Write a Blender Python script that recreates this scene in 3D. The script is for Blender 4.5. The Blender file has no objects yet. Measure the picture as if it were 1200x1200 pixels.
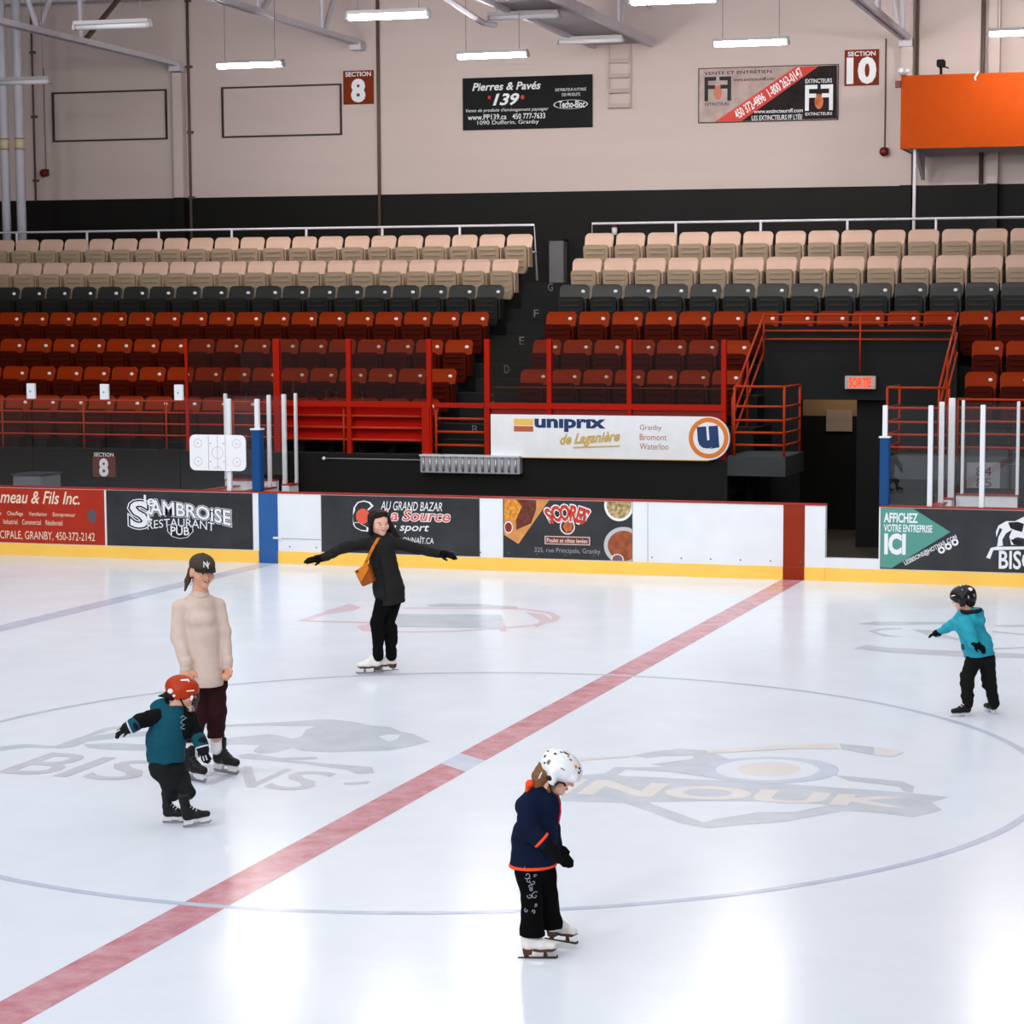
import bpy, bmesh, math, random
import numpy as np
from mathutils import Vector, Matrix
random.seed(7); np.random.seed(7)
S = bpy.context.scene
COL = S.collection
PI = math.pi

# ---------------------------------------------------------------- materials
def srgb(r, g, b):
    f = lambda c: (c/255/12.92) if c/255 <= .04045 else ((c/255+.055)/1.055)**2.4
    return (f(r), f(g), f(b), 1)
MATS = {}
def M(name, rgb=None, rough=.6, metal=0, emit=0, spec=.25, var=0, vscale=6, bump=0, bscale=40, stretch=(1,1,1), coat=0):
    if name in MATS: return MATS[name]
    m = bpy.data.materials.new(name); m.use_nodes = True
    nt = m.node_tree; b = nt.nodes['Principled BSDF']
    c = srgb(*rgb)
    b.inputs['Base Color'].default_value = c
    b.inputs['Roughness'].default_value = rough
    b.inputs['Metallic'].default_value = metal
    b.inputs['Specular IOR Level'].default_value = spec
    if coat: b.inputs['Coat Weight'].default_value = coat
    if emit:
        b.inputs['Emission Color'].default_value = c
        b.inputs['Emission Strength'].default_value = emit
    if var or bump:
        tc = nt.nodes.new('ShaderNodeTexCoord'); mp = nt.nodes.new('ShaderNodeMapping')
        mp.inputs['Scale'].default_value = stretch
        nt.links.new(tc.outputs['Object'], mp.inputs['Vector'])
    if var:
        n = nt.nodes.new('ShaderNodeTexNoise'); n.inputs['Scale'].default_value = vscale; n.inputs['Detail'].default_value = 5
        nt.links.new(mp.outputs['Vector'], n.inputs['Vector'])
        r = nt.nodes.new('ShaderNodeValToRGB')
        r.color_ramp.elements[0].position = .3; r.color_ramp.elements[1].position = .7
        r.color_ramp.elements[0].color = tuple(max(0, x*(1-var)) for x in c[:3])+(1,)
        r.color_ramp.elements[1].color = tuple(min(1, x*(1+var)) for x in c[:3])+(1,)
        nt.links.new(n.outputs['Fac'], r.inputs['Fac']); nt.links.new(r.outputs['Color'], b.inputs['Base Color'])
    if bump:
        n2 = nt.nodes.new('ShaderNodeTexNoise'); n2.inputs['Scale'].default_value = bscale; n2.inputs['Detail'].default_value = 4
        nt.links.new(mp.outputs['Vector'], n2.inputs['Vector'])
        bp = nt.nodes.new('ShaderNodeBump'); bp.inputs['Strength'].default_value = bump; bp.inputs['Distance'].default_value = .02
        nt.links.new(n2.outputs['Fac'], bp.inputs['Height']); nt.links.new(bp.outputs['Normal'], b.inputs['Normal'])
    MATS[name] = m
    return m

def ice_mat(name, rgb, var=.04, vscale=3, fade=0):
    """frozen surface; painted markings use the same gloss with their own colour, worn towards white by noise"""
    m = bpy.data.materials.new(name); m.use_nodes = True; nt = m.node_tree; b = nt.nodes['Principled BSDF']
    L = nt.links.new
    tc = nt.nodes.new('ShaderNodeTexCoord')
    n = nt.nodes.new('ShaderNodeTexNoise'); n.inputs['Scale'].default_value = vscale; n.inputs['Detail'].default_value = 8; n.inputs['Roughness'].default_value = .65
    L(tc.outputs['Object'], n.inputs['Vector'])
    c = srgb(*rgb); w = srgb(*ICE)
    r = nt.nodes.new('ShaderNodeValToRGB'); r.color_ramp.elements[0].position = .3; r.color_ramp.elements[1].position = .72
    r.color_ramp.elements[0].color = tuple(x*(1-var) for x in c[:3])+(1,)
    r.color_ramp.elements[1].color = tuple(min(1, x*(1-fade)+y*fade) for x, y in zip(c[:3], w[:3]))+(1,)
    L(n.outputs['Fac'], r.inputs['Fac'])
    # thin pale skate scratches
    mp = nt.nodes.new('ShaderNodeMapping'); mp.inputs['Rotation'].default_value = (0, 0, .5); mp.inputs['Scale'].default_value = (.7, 5, 1)
    L(tc.outputs['Object'], mp.inputs['Vector'])
    n3 = nt.nodes.new('ShaderNodeTexNoise'); n3.inputs['Scale'].default_value = 4; n3.inputs['Detail'].default_value = 6; n3.inputs['Distortion'].default_value = 1.5
    L(mp.outputs['Vector'], n3.inputs['Vector'])
    r3 = nt.nodes.new('ShaderNodeValToRGB'); r3.color_ramp.elements[0].position = .6; r3.color_ramp.elements[1].position = .85
    r3.color_ramp.elements[0].color = (0, 0, 0, 1); r3.color_ramp.elements[1].color = (.1, .1, .1, 1)
    L(n3.outputs['Fac'], r3.inputs['Fac'])
    mx = nt.nodes.new('ShaderNodeMix'); mx.data_type = 'RGBA'
    L(r3.outputs['Color'], mx.inputs[0]); L(r.outputs['Color'], mx.inputs[6]); mx.inputs[7].default_value = (.9, .92, .94, 1)
    L(mx.outputs[2], b.inputs['Base Color'])
    b.inputs['Roughness'].default_value = .2; b.inputs['IOR'].default_value = 1.31; b.inputs['Specular IOR Level'].default_value = ICE_SPEC
    n2 = nt.nodes.new('ShaderNodeTexNoise'); n2.inputs['Scale'].default_value = 1.2; n2.inputs['Detail'].default_value = 6
    L(tc.outputs['Object'], n2.inputs['Vector'])
    mr = nt.nodes.new('ShaderNodeMapRange'); mr.inputs[3].default_value = .13; mr.inputs[4].default_value = .27
    L(n2.outputs['Fac'], mr.inputs[0]); L(mr.outputs[0], b.inputs['Roughness'])
    MATS[name] = m
    return m
ICE_W = 146; LAMP = 250
ICE = (226, 233, 243); ICE_SPEC = .18

def glass_mat(name, tint=(255, 255, 255), haze=.03, refl=.06):
    if name in MATS: return MATS[name]
    m = bpy.data.materials.new(name); m.use_nodes = True; nt = m.node_tree; nt.nodes.clear(); L = nt.links.new
    o = nt.nodes.new('ShaderNodeOutputMaterial')
    t = nt.nodes.new('ShaderNodeBsdfTransparent'); t.inputs[0].default_value = srgb(*tint)
    g = nt.nodes.new('ShaderNodeBsdfGlossy'); g.inputs['Roughness'].default_value = 0
    d = nt.nodes.new('ShaderNodeBsdfDiffuse'); d.inputs[0].default_value = srgb(215, 210, 205)
    a = nt.nodes.new('ShaderNodeMixShader'); a.inputs[0].default_value = refl
    c = nt.nodes.new('ShaderNodeMixShader'); c.inputs[0].default_value = haze
    L(t.outputs[0], a.inputs[1]); L(g.outputs[0], a.inputs[2]); L(a.outputs[0], c.inputs[1]); L(d.outputs[0], c.inputs[2]); L(c.outputs[0], o.inputs[0])
    MATS[name] = m
    return m

# ---------------------------------------------------------------- object helpers
def tag(o, label=None, cat=None, group=None, kind=None):
    if label: o['label'] = label
    if cat: o['category'] = cat
    if group: o['group'] = group
    if kind: o['kind'] = kind
    return o
ORIG = {}
def thing(name, label, cat, loc=(0, 0, 0), group=None):
    o = bpy.data.objects.new(name, None); COL.objects.link(o); o.empty_display_size = .1
    o.location = loc; ORIG[o.name] = Vector(loc)
    return tag(o, label, cat, group)

class MB:
    """collects shapes in world coordinates, then links them as one mesh object"""
    def __init__(s): s.bm = bmesh.new()
    def box(s, x0, y0, z0, x1, y1, z1):
        vs = [s.bm.verts.new(p) for p in ((x0,y0,z0),(x1,y0,z0),(x1,y1,z0),(x0,y1,z0),(x0,y0,z1),(x1,y0,z1),(x1,y1,z1),(x0,y1,z1))]
        for f in ((3,2,1,0),(4,5,6,7),(0,1,5,4),(1,2,6,5),(2,3,7,6),(3,0,4,7)): s.bm.faces.new([vs[i] for i in f])
        return s
    def prism(s, poly, a, b, axis='y'):
        """polygon in the plane across axis, from a to b"""
        P = {'y': lambda p, t: (p[0], t, p[1]), 'z': lambda p, t: (p[0], p[1], t), 'x': lambda p, t: (t, p[0], p[1])}[axis]
        A = [s.bm.verts.new(P(p, a)) for p in poly]; B = [s.bm.verts.new(P(p, b)) for p in poly]; n = len(poly)
        s.bm.faces.new(A); s.bm.faces.new(B[::-1])
        for i in range(n): s.bm.faces.new((A[i], B[i], B[(i+1) % n], A[(i+1) % n]))
        return s
    def tube(s, pts, r, n=8, rz=None):
        pts = [Vector(p) for p in pts]; rings = []
        rad = r if isinstance(r, (list, tuple)) else [r]*len(pts)
        up = None
        for i, p in enumerate(pts):
            d = (pts[min(i+1, len(pts)-1)]-pts[max(i-1, 0)]).normalized()
            if up is None: up = Vector((0, 0, 1)) if abs(d.z) < .9 else Vector((1, 0, 0))
            a = d.cross(up).normalized(); b = a.cross(d).normalized(); up = b
            rings.append([s.bm.verts.new(p+(a*math.cos(2*PI*k/n)+b*math.sin(2*PI*k/n))*rad[i]) for k in range(n)])
        for A, B in zip(rings, rings[1:]):
            for k in range(n): s.bm.faces.new((A[k], A[(k+1) % n], B[(k+1) % n], B[k]))
        s.bm.faces.new(rings[0][::-1]); s.bm.faces.new(rings[-1])
        return s
    def ellipsoid(s, c, r, n=12, m=8, rot=None):
        R = rot if rot is not None else Matrix.Identity(3)
        g = [[s.bm.verts.new(Vector(c)+R @ Vector((r[0]*math.sin(PI*i/m)*math.cos(2*PI*k/n), r[1]*math.sin(PI*i/m)*math.sin(2*PI*k/n), r[2]*math.cos(PI*i/m)))) for k in range(n)] for i in range(1, m)]
        t = s.bm.verts.new(Vector(c)+R @ Vector((0, 0, r[2]))); b = s.bm.verts.new(Vector(c)-R @ Vector((0, 0, r[2])))
        for k in range(n):
            s.bm.faces.new((t, g[0][k], g[0][(k+1) % n])); s.bm.faces.new((b, g[-1][(k+1) % n], g[-1][k]))
            for i in range(m-2): s.bm.faces.new((g[i][k], g[i+1][k], g[i+1][(k+1) % n], g[i][(k+1) % n]))
        return s
    def flat(s, polys, z):
        for i, p in enumerate(polys):
            vs = [s.bm.verts.new((x, y, z+.00012*i)) for x, y in p]; s.bm.faces.new(vs)
        return s
    def build(s, name, mat, parent=None, smooth=False, bevel=0, tri=False, up=False):
        s.bm.normal_update()
        if tri: bmesh.ops.triangulate(s.bm, faces=s.bm.faces[:])
        if up:
            for f in s.bm.faces:
                f.normal_update()
                if f.normal.z < 0: f.normal_flip()
        if bevel:
            bmesh.ops.bevel(s.bm, geom=s.bm.edges[:], offset=bevel, segments=2, affect='EDGES', clamp_overlap=True)
        if not up: bmesh.ops.recalc_face_normals(s.bm, faces=s.bm.faces[:])
        me = bpy.data.meshes.new(name); s.bm.to_mesh(me); s.bm.free()
        return link_mesh(name, me, mat, parent, smooth)

def wloc(o):
    v = Vector((0, 0, 0))
    while o is not None: v = v+o.location; o = o.parent
    return v
def link_mesh(name, me, mat, parent=None, smooth=False):
    me.materials.clear(); me.materials.append(mat)
    if smooth: me.polygons.foreach_set('use_smooth', [True]*len(me.polygons))
    o = bpy.data.objects.new(name, me); COL.objects.link(o)
    if parent is not None:
        me.transform(Matrix.Translation(-wloc(parent))); o.parent = parent
    return o

def text_mesh(body, shear=0, bold=0, space=1, align='LEFT', lead=1):
    cu = bpy.data.curves.new('t', 'FONT'); cu.body = body; cu.shear = shear; cu.offset = bold; cu.space_character = space
    cu.align_x = align; cu.space_line = lead; cu.resolution_u = 3
    ob = bpy.data.objects.new('t', cu); COL.objects.link(ob)
    dg = bpy.context.evaluated_depsgraph_get(); me = bpy.data.meshes.new_from_object(ob.evaluated_get(dg))
    bpy.data.objects.remove(ob); bpy.data.curves.remove(cu)
    return me
def lettering(parent, body, box, Y, mat, shear=0, bold=0, warp=None, name='lettering', space=1, align='LEFT', lead=1, rot=0, ice=False, label=None, ref=False):
    """fits the words into box (x0,z0,x1,z1) on the plane y=Y (or on the ice when ice)"""
    me = text_mesh(body, shear, bold, space, align, lead)
    co = np.empty(len(me.vertices)*3); me.vertices.foreach_get('co', co); co = co.reshape(-1, 3)
    if not len(co): return None
    mn, mx = co.min(0), co.max(0)
    if ref:                                # outlines grow outside the box of the plain words
        m0 = text_mesh(body, shear, 0, space, align, lead); c0 = np.empty(len(m0.vertices)*3); m0.vertices.foreach_get('co', c0); c0 = c0.reshape(-1, 3)
        mn, mx = c0.min(0), c0.max(0)
    u = (co[:, 0]-mn[0])/(mx[0]-mn[0]+1e-9); v = (co[:, 1]-mn[1])/(mx[1]-mn[1]+1e-9)
    if warp: u, v = warp(u, v)
    x = box[0]+u*(box[2]-box[0]); z = box[1]+v*(box[3]-box[1])
    if rot:
        cx, cz = (box[0]+box[2])/2, (box[1]+box[3])/2
        x, z = cx+(x-cx)*math.cos(rot)-(z-cz)*math.sin(rot), cz+(x-cx)*math.sin(rot)+(z-cz)*math.cos(rot)
    P = np.stack([x, z, np.full_like(x, Y)] if ice else [x, np.full_like(x, Y), z], -1)
    me.vertices.foreach_set('co', P.ravel()); me.update(); me.name = name
    o = link_mesh(name, me, mat, parent)
    if label: o['label'] = label
    return o
def disc(cx, cz, rx, rz=None, n=32, a0=0, a1=2*PI):
    rz = rz or rx
    return [(cx+rx*math.cos(a0+(a1-a0)*k/n), cz+rz*math.sin(a0+(a1-a0)*k/n)) for k in range(n)]
def ring_poly(mb, cx, cz, r0, r1, Y, n=36, rz=1, a0=0, a1=2*PI, ice=False):
    P = (lambda x, z: (x, z, Y)) if ice else (lambda x, z: (x, Y, z))
    pr = None
    for k in range(n+1):
        a = a0+(a1-a0)*k/n; c, s_ = math.cos(a), math.sin(a)
        q = (mb.bm.verts.new(P(cx+r0*c, cz+r0*s_*rz)), mb.bm.verts.new(P(cx+r1*c, cz+r1*s_*rz)))
        if pr: mb.bm.faces.new((pr[0], q[0], q[1], pr[1]))
        pr = q
def quad(mb, pts, Y):
    mb.bm.faces.new([mb.bm.verts.new((x, Y, z)) for x, z in pts])
    return mb
def copy_tree(o, parent=None):
    c = o.copy(); COL.objects.link(c)
    if parent is not None: c.parent = parent
    for ch in list(o.children): copy_tree(ch, c)
    return c

# ---------------------------------------------------------------- palette
WHITEP = M('dasher white', (228, 231, 235), .4, spec=.3, var=.03, vscale=3)
YELLOW = M('kick yellow', (255, 202, 92), .35, var=.05, vscale=2)
BLUEP = M('blue stripe', (44, 92, 152), .45, spec=.25, var=.08, vscale=3)
PADBLUE = M('blue pad', (14, 68, 122), .6, spec=.2)
REDSTR = M('red stripe', (140, 40, 10), .5, spec=.2, var=.08, vscale=3)
CAPRED = M('red cap rail', (158, 44, 30), .5, spec=.25, var=.12, vscale=5)
ALU = M('white aluminium', (225, 228, 232), .4, metal=.15)
GALV = M('galvanised steel', (178, 178, 182), .38, metal=.6, bump=.1)
REDRAIL = M('red rail paint', (156, 22, 3), .6, spec=.08)
ORAIL = M('orange rail paint', (158, 46, 8), .5, spec=.15)
REDPANEL = M('red board', (160, 10, 2), .6, spec=.08, var=.08, vscale=2)
BLACKW = M('black wall paint', (17, 16, 14), .6, spec=.18, var=.12, vscale=1.5)
CONC = M('dark concrete', (24, 25, 24), .75, spec=.15, var=.18, vscale=2)
DARK = M('black rubber', (12, 12, 12), .7, spec=.2)
GREYC = M('grey concrete', (52, 56, 57), .65, spec=.2, var=.1, vscale=3)
WALLP = M('cream wall paint', (200, 183, 177), .65, spec=.2, var=.03, vscale=.8, bump=.05, bscale=3, stretch=(.2, 1, 3))
STEELW = M('white painted steel', (200, 194, 202), .5, spec=.3, var=.05, vscale=3)
GREYST = M('grey steel', (120, 116, 118), .5)
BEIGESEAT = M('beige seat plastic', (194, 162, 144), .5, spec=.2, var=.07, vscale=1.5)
BEIGEPAN_SHADE = M('shaded beige seat plastic', (160, 138, 115), .5, spec=.2, var=.06, vscale=1.5)  # shade on the folded pan is put into this darker beige
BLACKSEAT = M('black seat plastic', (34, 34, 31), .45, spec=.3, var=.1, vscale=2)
BLACKPAN_SHADE = M('shaded black seat plastic', (23, 23, 21), .5, spec=.25)  # darker black, with the pan's shade painted in
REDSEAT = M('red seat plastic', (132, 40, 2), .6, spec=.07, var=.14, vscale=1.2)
REDPAN_SHADE = M('shaded red seat plastic', (66, 13, 2), .6, spec=.06, var=.1, vscale=2)  # deep red holding the shade of the folded pan
PLATE = M('seat number plate', (225, 222, 225), .4)
VINYL = M('black banner vinyl', (46, 47, 50), .5, spec=.3, var=.3, vscale=2.2, bump=.25, bscale=5)
VINYLR = M('red banner vinyl', (170, 44, 26), .45, var=.12, vscale=3)
WHITEV = M('white print', (232, 234, 238), .5)
CREAMV = M('cream print', (236, 214, 190), .5)
REDV = M('red print', (196, 58, 40), .5)
TEALV = M('teal print', (84, 150, 138), .5)
GOLDV = M('gold print', (198, 170, 96), .5)
NAVYV = M('navy print', (28, 56, 100), .5)
ORANGEV = M('orange print', (214, 120, 44), .5)
BRICK = M('brick print', (150, 62, 40), .5)
PINKW = M('brown lettering', (170, 100, 84), .5)
BLACKV = M('black print', (22, 22, 22), .5)
RINKGLASS = glass_mat('rink glass', haze=0, refl=.045)
GUARDGLASS = glass_mat('guard glass', tint=(228, 222, 212), haze=0, refl=.03)

# ---------------------------------------------------------------- setting: ice
BY = 13.22                                   # inner face of the far boards
ICEM = ice_mat('ice', ICE)
fl = MB(); fl.box(-26, -16, -.1, 16, BY+.02, 0)
floor = fl.build('floor', ICEM); tag(floor, 'white skated ice sheet of the rink with painted lines', None, None, 'structure')
Z0 = .0012
def mark(name, polys, mat, z=Z0, label=None):
    o = MB().flat(polys, z).build(name, mat, floor, tri=True, up=True)
    if label: o['label'] = label
    return o
ICERED = ice_mat('ice red', (206, 128, 138), .2, 5, .3)
ICEBLUE = ice_mat('ice blue', (186, 194, 216), .06, 4, .4)
ICEPALE = ice_mat('ice pale blue', (196, 206, 224), .05, 4, .4)
ICEGREY = ice_mat('ice grey', (192, 200, 210), .06, 3, .35)
ICEGREY2 = ice_mat('ice warm grey', (196, 196, 206), .06, 3, .35)
ICEORANGE = ice_mat('ice orange', (226, 219, 215), .03, 3, .4)
ICEPINK = ice_mat('ice pink', (222, 196, 206), .05, 3, .3)
mark('red_line', [[(-.15, -15), (.15, -15), (.15, -.36), (-.15, -.10)], [(-.15, .34), (.15, .1), (.15, BY), (-.15, BY)]], ICERED, label='red centre line painted across the ice')
mark('centre_spot', [[(-.15, -.10), (.15, -.36), (.15, .1), (-.15, .34)]], ICEPALE, label='pale blue face-off spot on the red line')
mark('blue_line', [[(-7.92, -15), (-7.62, -15), (-7.62, BY), (-7.92, BY)]], ICEBLUE, label='pale blue line painted across the ice')
mb = MB(); ring_poly(mb, 0, 0, 4.535, 4.605, Z0+.0004, n=160, ice=True)
mb.build('centre_circle', ICEBLUE, floor, up=True)['label'] = 'thin blue centre circle'
LOGO = {'bison': [
  [[-2.82, 0.82], [-2.57, 1.0], [-2.24, 1.19], [-2.07, 1.3], [-1.89, 1.45], [-1.77, 1.5], [-1.56, 1.45], [-1.33, 1.32], [-1.13, 1.28], [-0.97, 1.12], [-0.82, 1.03], [-0.57, 0.75], [-0.63, 0.52], [-0.75, 0.29], [-0.96, 0.2], [-1.17, 0.09], [-1.43, 0.08], [-1.55, 0.17], [-1.61, -0.05], [-1.71, -0.14], [-1.8, -0.06], [-1.87, 0.21], [-2.03, 0.2], [-2.46, 0.04], [-2.55, 0.23], [-2.28, 0.39], [-2.01, 0.69], [-1.86, 0.64], [-1.72, 0.55], [-1.7, 0.69], [-1.79, 0.98], [-1.76, 1.14], [-2.18, 1.06], [-2.52, 0.91], [-2.77, 0.73]], [
  [-3.9, -0.44], [-3.78, -0.28], [-3.48, -0.28], [-3.48, 0.2], [-3.5, 0.56], [-3.41, 0.72], [-3.37, 0.64], [-3.4, 0.38], [-3.42, 0.17], [-3.28, 0.42], [-3.06, 0.53], [-2.96, 0.33], [-3.15, 0.17], [-3.32, -0.02], [-3.31, -0.29], [-3.38, -0.37], [-3.69, -0.41], [-3.8, -0.61]], [
  [-3.29, -0.16], [-3.1, -0.04], [-2.11, 0.01], [-2.03, -0.17], [-2.95, -0.31], [-3.17, -0.29]], [
  [-1.85, -0.24], [-1.79, -0.14], [-1.49, -0.24], [-1.21, -0.12], [-1.17, -0.21], [-1.38, -0.31], [-0.88, -0.37], [-0.62, -0.39], [-0.52, -0.6], [-0.63, -0.67], [-0.78, -0.54], [-1.17, -0.42], [-1.52, -0.36], [-1.77, -0.34]], [
  [-0.6, -1.02], [-0.43, -0.89], [-0.41, -1.0], [-0.56, -1.08]]], 'bison_eye': [
  [[-1.06, 0.83], [-1.03, 0.95], [-0.91, 0.96], [-0.87, 0.79], [-0.89, 0.64]]], 'band': [
  [[0.95, -0.32], [1.21, -0.12], [1.4, -0.18], [1.7, -0.16], [2.1, -0.15], [2.51, -0.12], [2.59, -0.13], [3.14, -0.16], [3.54, -0.19], [3.9, -0.26], [3.8, -0.48], [3.91, -0.72], [3.74, -1.01], [3.53, -0.94], [3.22, -0.93], [3.11, -0.77], [2.71, -0.74], [2.39, -0.83], [1.8, -1.04], [1.63, -1.11], [1.18, -1.18]], [
  [1.63, -1.1], [1.8, -1.03], [1.88, -1.12], [2.36, -1.58], [2.41, -1.45], [2.66, -1.14], [2.78, -1.11], [2.9, -1.07], [3.11, -0.75], [3.25, -0.92], [2.91, -1.38], [2.8, -1.47], [2.63, -1.57], [2.43, -1.75], [2.2, -1.64], [1.88, -1.32]], [
  [1.22, 0.63], [1.35, 0.84], [1.52, 1.01], [1.76, 1.01], [2.05, 0.65], [2.16, -0.08], [1.97, 0.08], [1.65, 0.22], [1.46, 0.32], [1.73, 0.64], [1.7, 0.77], [1.46, 0.67], [1.37, 0.57]], [
  [2.94, 0.3], [3.48, 0.21], [3.6, 0.04], [3.62, -0.19], [3.54, -0.14], [3.49, 0.01], [3.08, 0.13]], [
  [1.21, -0.16], [1.22, 0.13], [1.63, 0.25], [2.07, -0.0], [2.09, -0.07], [1.67, 0.08], [1.33, 0.07], [1.31, -0.16]], [
  [2.74, 1.6], [3.05, 1.52], [3.11, 1.17], [2.81, 1.36]]], 'stick': [
  [[0.84, 0.41], [1.21, 0.64], [1.23, 0.57], [0.88, 0.3]], [
  [1.76, 1.0], [2.2, 1.32], [2.45, 1.47], [2.71, 1.6], [2.79, 1.35], [2.48, 1.3], [2.05, 1.04], [1.79, 0.87]], [
  [3.06, 1.52], [3.19, 1.46], [3.32, 1.38], [3.27, 1.15], [3.11, 1.17]]], 'head_ring': [
  [[2.94, 0.5], [2.95, 0.42], [2.95, 0.33], [2.93, 0.25], [2.9, 0.17], [2.86, 0.1], [2.8, 0.03], [2.74, -0.03], [2.67, -0.08], [2.6, -0.12], [2.52, -0.15], [2.44, -0.17], [2.36, -0.17], [2.28, -0.16], [2.2, -0.14], [2.12, -0.11], [2.06, -0.07], [2.0, -0.02], [1.95, 0.05], [1.91, 0.12], [1.89, 0.2], [1.87, 0.28], [1.87, 0.36], [1.89, 0.45], [1.91, 0.53], [1.95, 0.61], [2.01, 0.68], [2.07, 0.75], [2.14, 0.8], [2.22, 0.84], [2.3, 0.88], [2.39, 0.89], [2.48, 0.9], [2.56, 0.89], [2.64, 0.86], [2.72, 0.83], [2.78, 0.78], [2.84, 0.72], [2.89, 0.65], [2.92, 0.58]]], 'head_white': [
  [[2.79, 0.47], [2.79, 0.4], [2.79, 0.34], [2.78, 0.27], [2.76, 0.21], [2.73, 0.15], [2.69, 0.09], [2.65, 0.05], [2.6, 0.01], [2.54, -0.02], [2.48, -0.04], [2.42, -0.06], [2.36, -0.06], [2.3, -0.05], [2.24, -0.03], [2.19, -0.01], [2.14, 0.03], [2.1, 0.07], [2.06, 0.13], [2.03, 0.18], [2.01, 0.25], [2.0, 0.31], [2.0, 0.38], [2.01, 0.45], [2.03, 0.51], [2.06, 0.57], [2.09, 0.63], [2.14, 0.68], [2.19, 0.72], [2.25, 0.75], [2.31, 0.78], [2.37, 0.79], [2.44, 0.79], [2.5, 0.78], [2.56, 0.76], [2.61, 0.73], [2.66, 0.69], [2.71, 0.64], [2.74, 0.59], [2.77, 0.53]]], 'head': [
  [[2.65, 0.45], [2.65, 0.41], [2.65, 0.36], [2.65, 0.32], [2.63, 0.28], [2.62, 0.24], [2.59, 0.2], [2.57, 0.17], [2.54, 0.14], [2.5, 0.12], [2.46, 0.11], [2.43, 0.1], [2.39, 0.1], [2.35, 0.11], [2.31, 0.12], [2.28, 0.14], [2.25, 0.17], [2.22, 0.2], [2.2, 0.23], [2.18, 0.27], [2.17, 0.31], [2.16, 0.36], [2.16, 0.4], [2.16, 0.44], [2.18, 0.49], [2.19, 0.53], [2.22, 0.57], [2.24, 0.6], [2.27, 0.62], [2.31, 0.65], [2.35, 0.66], [2.39, 0.67], [2.43, 0.67], [2.47, 0.66], [2.5, 0.65], [2.54, 0.63], [2.57, 0.6], [2.6, 0.57], [2.62, 0.53], [2.64, 0.49]]], 'farL_red': [
  [[-4.76, 7.47], [-4.8, 8.28], [-4.81, 9.15], [-4.53, 8.84], [-4.48, 8.53], [-4.67, 8.06], [-4.64, 7.51]], [
  [-3.92, 7.22], [-3.84, 7.49], [-3.58, 6.85], [-3.69, 6.86]], [
  [-2.44, 8.96], [-2.16, 8.85], [-1.88, 8.29], [-1.88, 7.92], [-1.89, 7.61], [-2.02, 8.25]], [
  [-2.67, 8.58], [-2.61, 8.59], [-2.1, 7.27], [-2.18, 7.25]], [
  [-4.78, 7.52], [-3.89, 7.6], [-3.84, 7.49], [-4.74, 7.43]]], 'farL_grey': [
  [[-3.84, 9.26], [-3.71, 9.47], [-3.23, 9.55], [-2.69, 9.42], [-2.64, 9.27], [-3.14, 9.29], [-3.72, 9.13]]], 'farL_text': [
  [[-3.88, 8.36], [-2.64, 8.64], [-2.25, 7.51], [-3.47, 7.3]]], 'farR': [
  [[1.61, 9.0], [1.79, 9.27], [2.66, 9.47], [2.68, 9.31], [1.84, 8.93]], [
  [1.84, 8.41], [1.96, 8.75], [2.17, 8.81], [2.19, 8.71], [1.99, 8.58], [1.93, 8.38], [2.13, 8.16], [2.32, 8.05], [2.08, 8.05]], [
  [2.29, 8.71], [2.51, 8.71], [2.91, 8.09], [2.92, 7.97], [2.58, 8.19]], [
  [1.92, 7.03], [2.0, 7.33], [2.28, 7.2], [3.03, 7.16], [3.72, 7.16], [3.75, 6.85], [3.08, 6.77], [2.33, 6.86]], [
  [3.15, 9.3], [3.49, 9.47], [3.51, 9.27], [3.27, 9.2]], [
  [3.2, 8.84], [3.57, 8.67], [3.58, 8.58], [3.22, 8.71]], [
  [3.2, 7.37], [3.67, 7.65], [3.68, 7.57], [3.21, 7.25]]]}
Z1 = Z0+.0008
mark('bison_silhouette', LOGO['bison'], ICEGREY, label='grey bison emblem under the ice')
mark('bison_eye', LOGO['bison_eye'], ICEM, Z1)
for ch, x0, x1, z0, z1 in (('B', -3.36, -2.92, -1.4, -.55), ('I', -2.86, -2.74, -1.4, -.6), ('S', -2.64, -2.2, -1.42, -.62), ('O', -2.1, -1.7, -1.4, -.64), ('N', -1.6, -1.18, -1.36, -.64), ('S', -1.13, -.76, -1.38, -.66)):
    lettering(floor, ch, (x0, z0, x1, z1), Z1, ICEGREY2, bold=.01, ice=True)
mark('emblem_band', LOGO['band'], ICEGREY, label='grey outlined hockey emblem under the ice')
mark('emblem_stick', LOGO['stick'], ICEORANGE, Z1+.0002)
mark('emblem_head', LOGO['head_ring'], ICEPALE, Z1)
mark('emblem_head', LOGO['head_white'], ICEM, Z1+.0004)
mark('emblem_face', LOGO['head'], ICEORANGE, Z1+.0008)
lettering(floor, 'INOUK', (1.02, -.98, 3.66, -.22), Z1, ICEORANGE, bold=.035, ice=True, warp=lambda u, v: (u, .05+.75*v*(1-.35*u)+.28*u))
ov = [(-4.0, 8.9), (-3.55, 9.02), (-3.1, 9.15), (-2.55, 9.22), (-2.15, 9.0), (-1.92, 8.6), (-1.86, 8.28), (-1.98, 7.85), (-2.3, 7.45), (-2.72, 7.12), (-3.1, 6.95), (-3.55, 6.85)]
ms = MB(); pv = None
for i_, (x, y) in enumerate(ov):
    p_, n_ = ov[max(i_-1, 0)], ov[min(i_+1, len(ov)-1)]; d_ = Vector((n_[0]-p_[0], n_[1]-p_[1])).normalized()*.05
    w_ = [ms.bm.verts.new((x-d_.y, y+d_.x, Z0)), ms.bm.verts.new((x+d_.y, y-d_.x, Z0))]
    if pv: ms.bm.faces.new((pv[0], w_[0], w_[1], pv[1]))
    pv = w_
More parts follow.
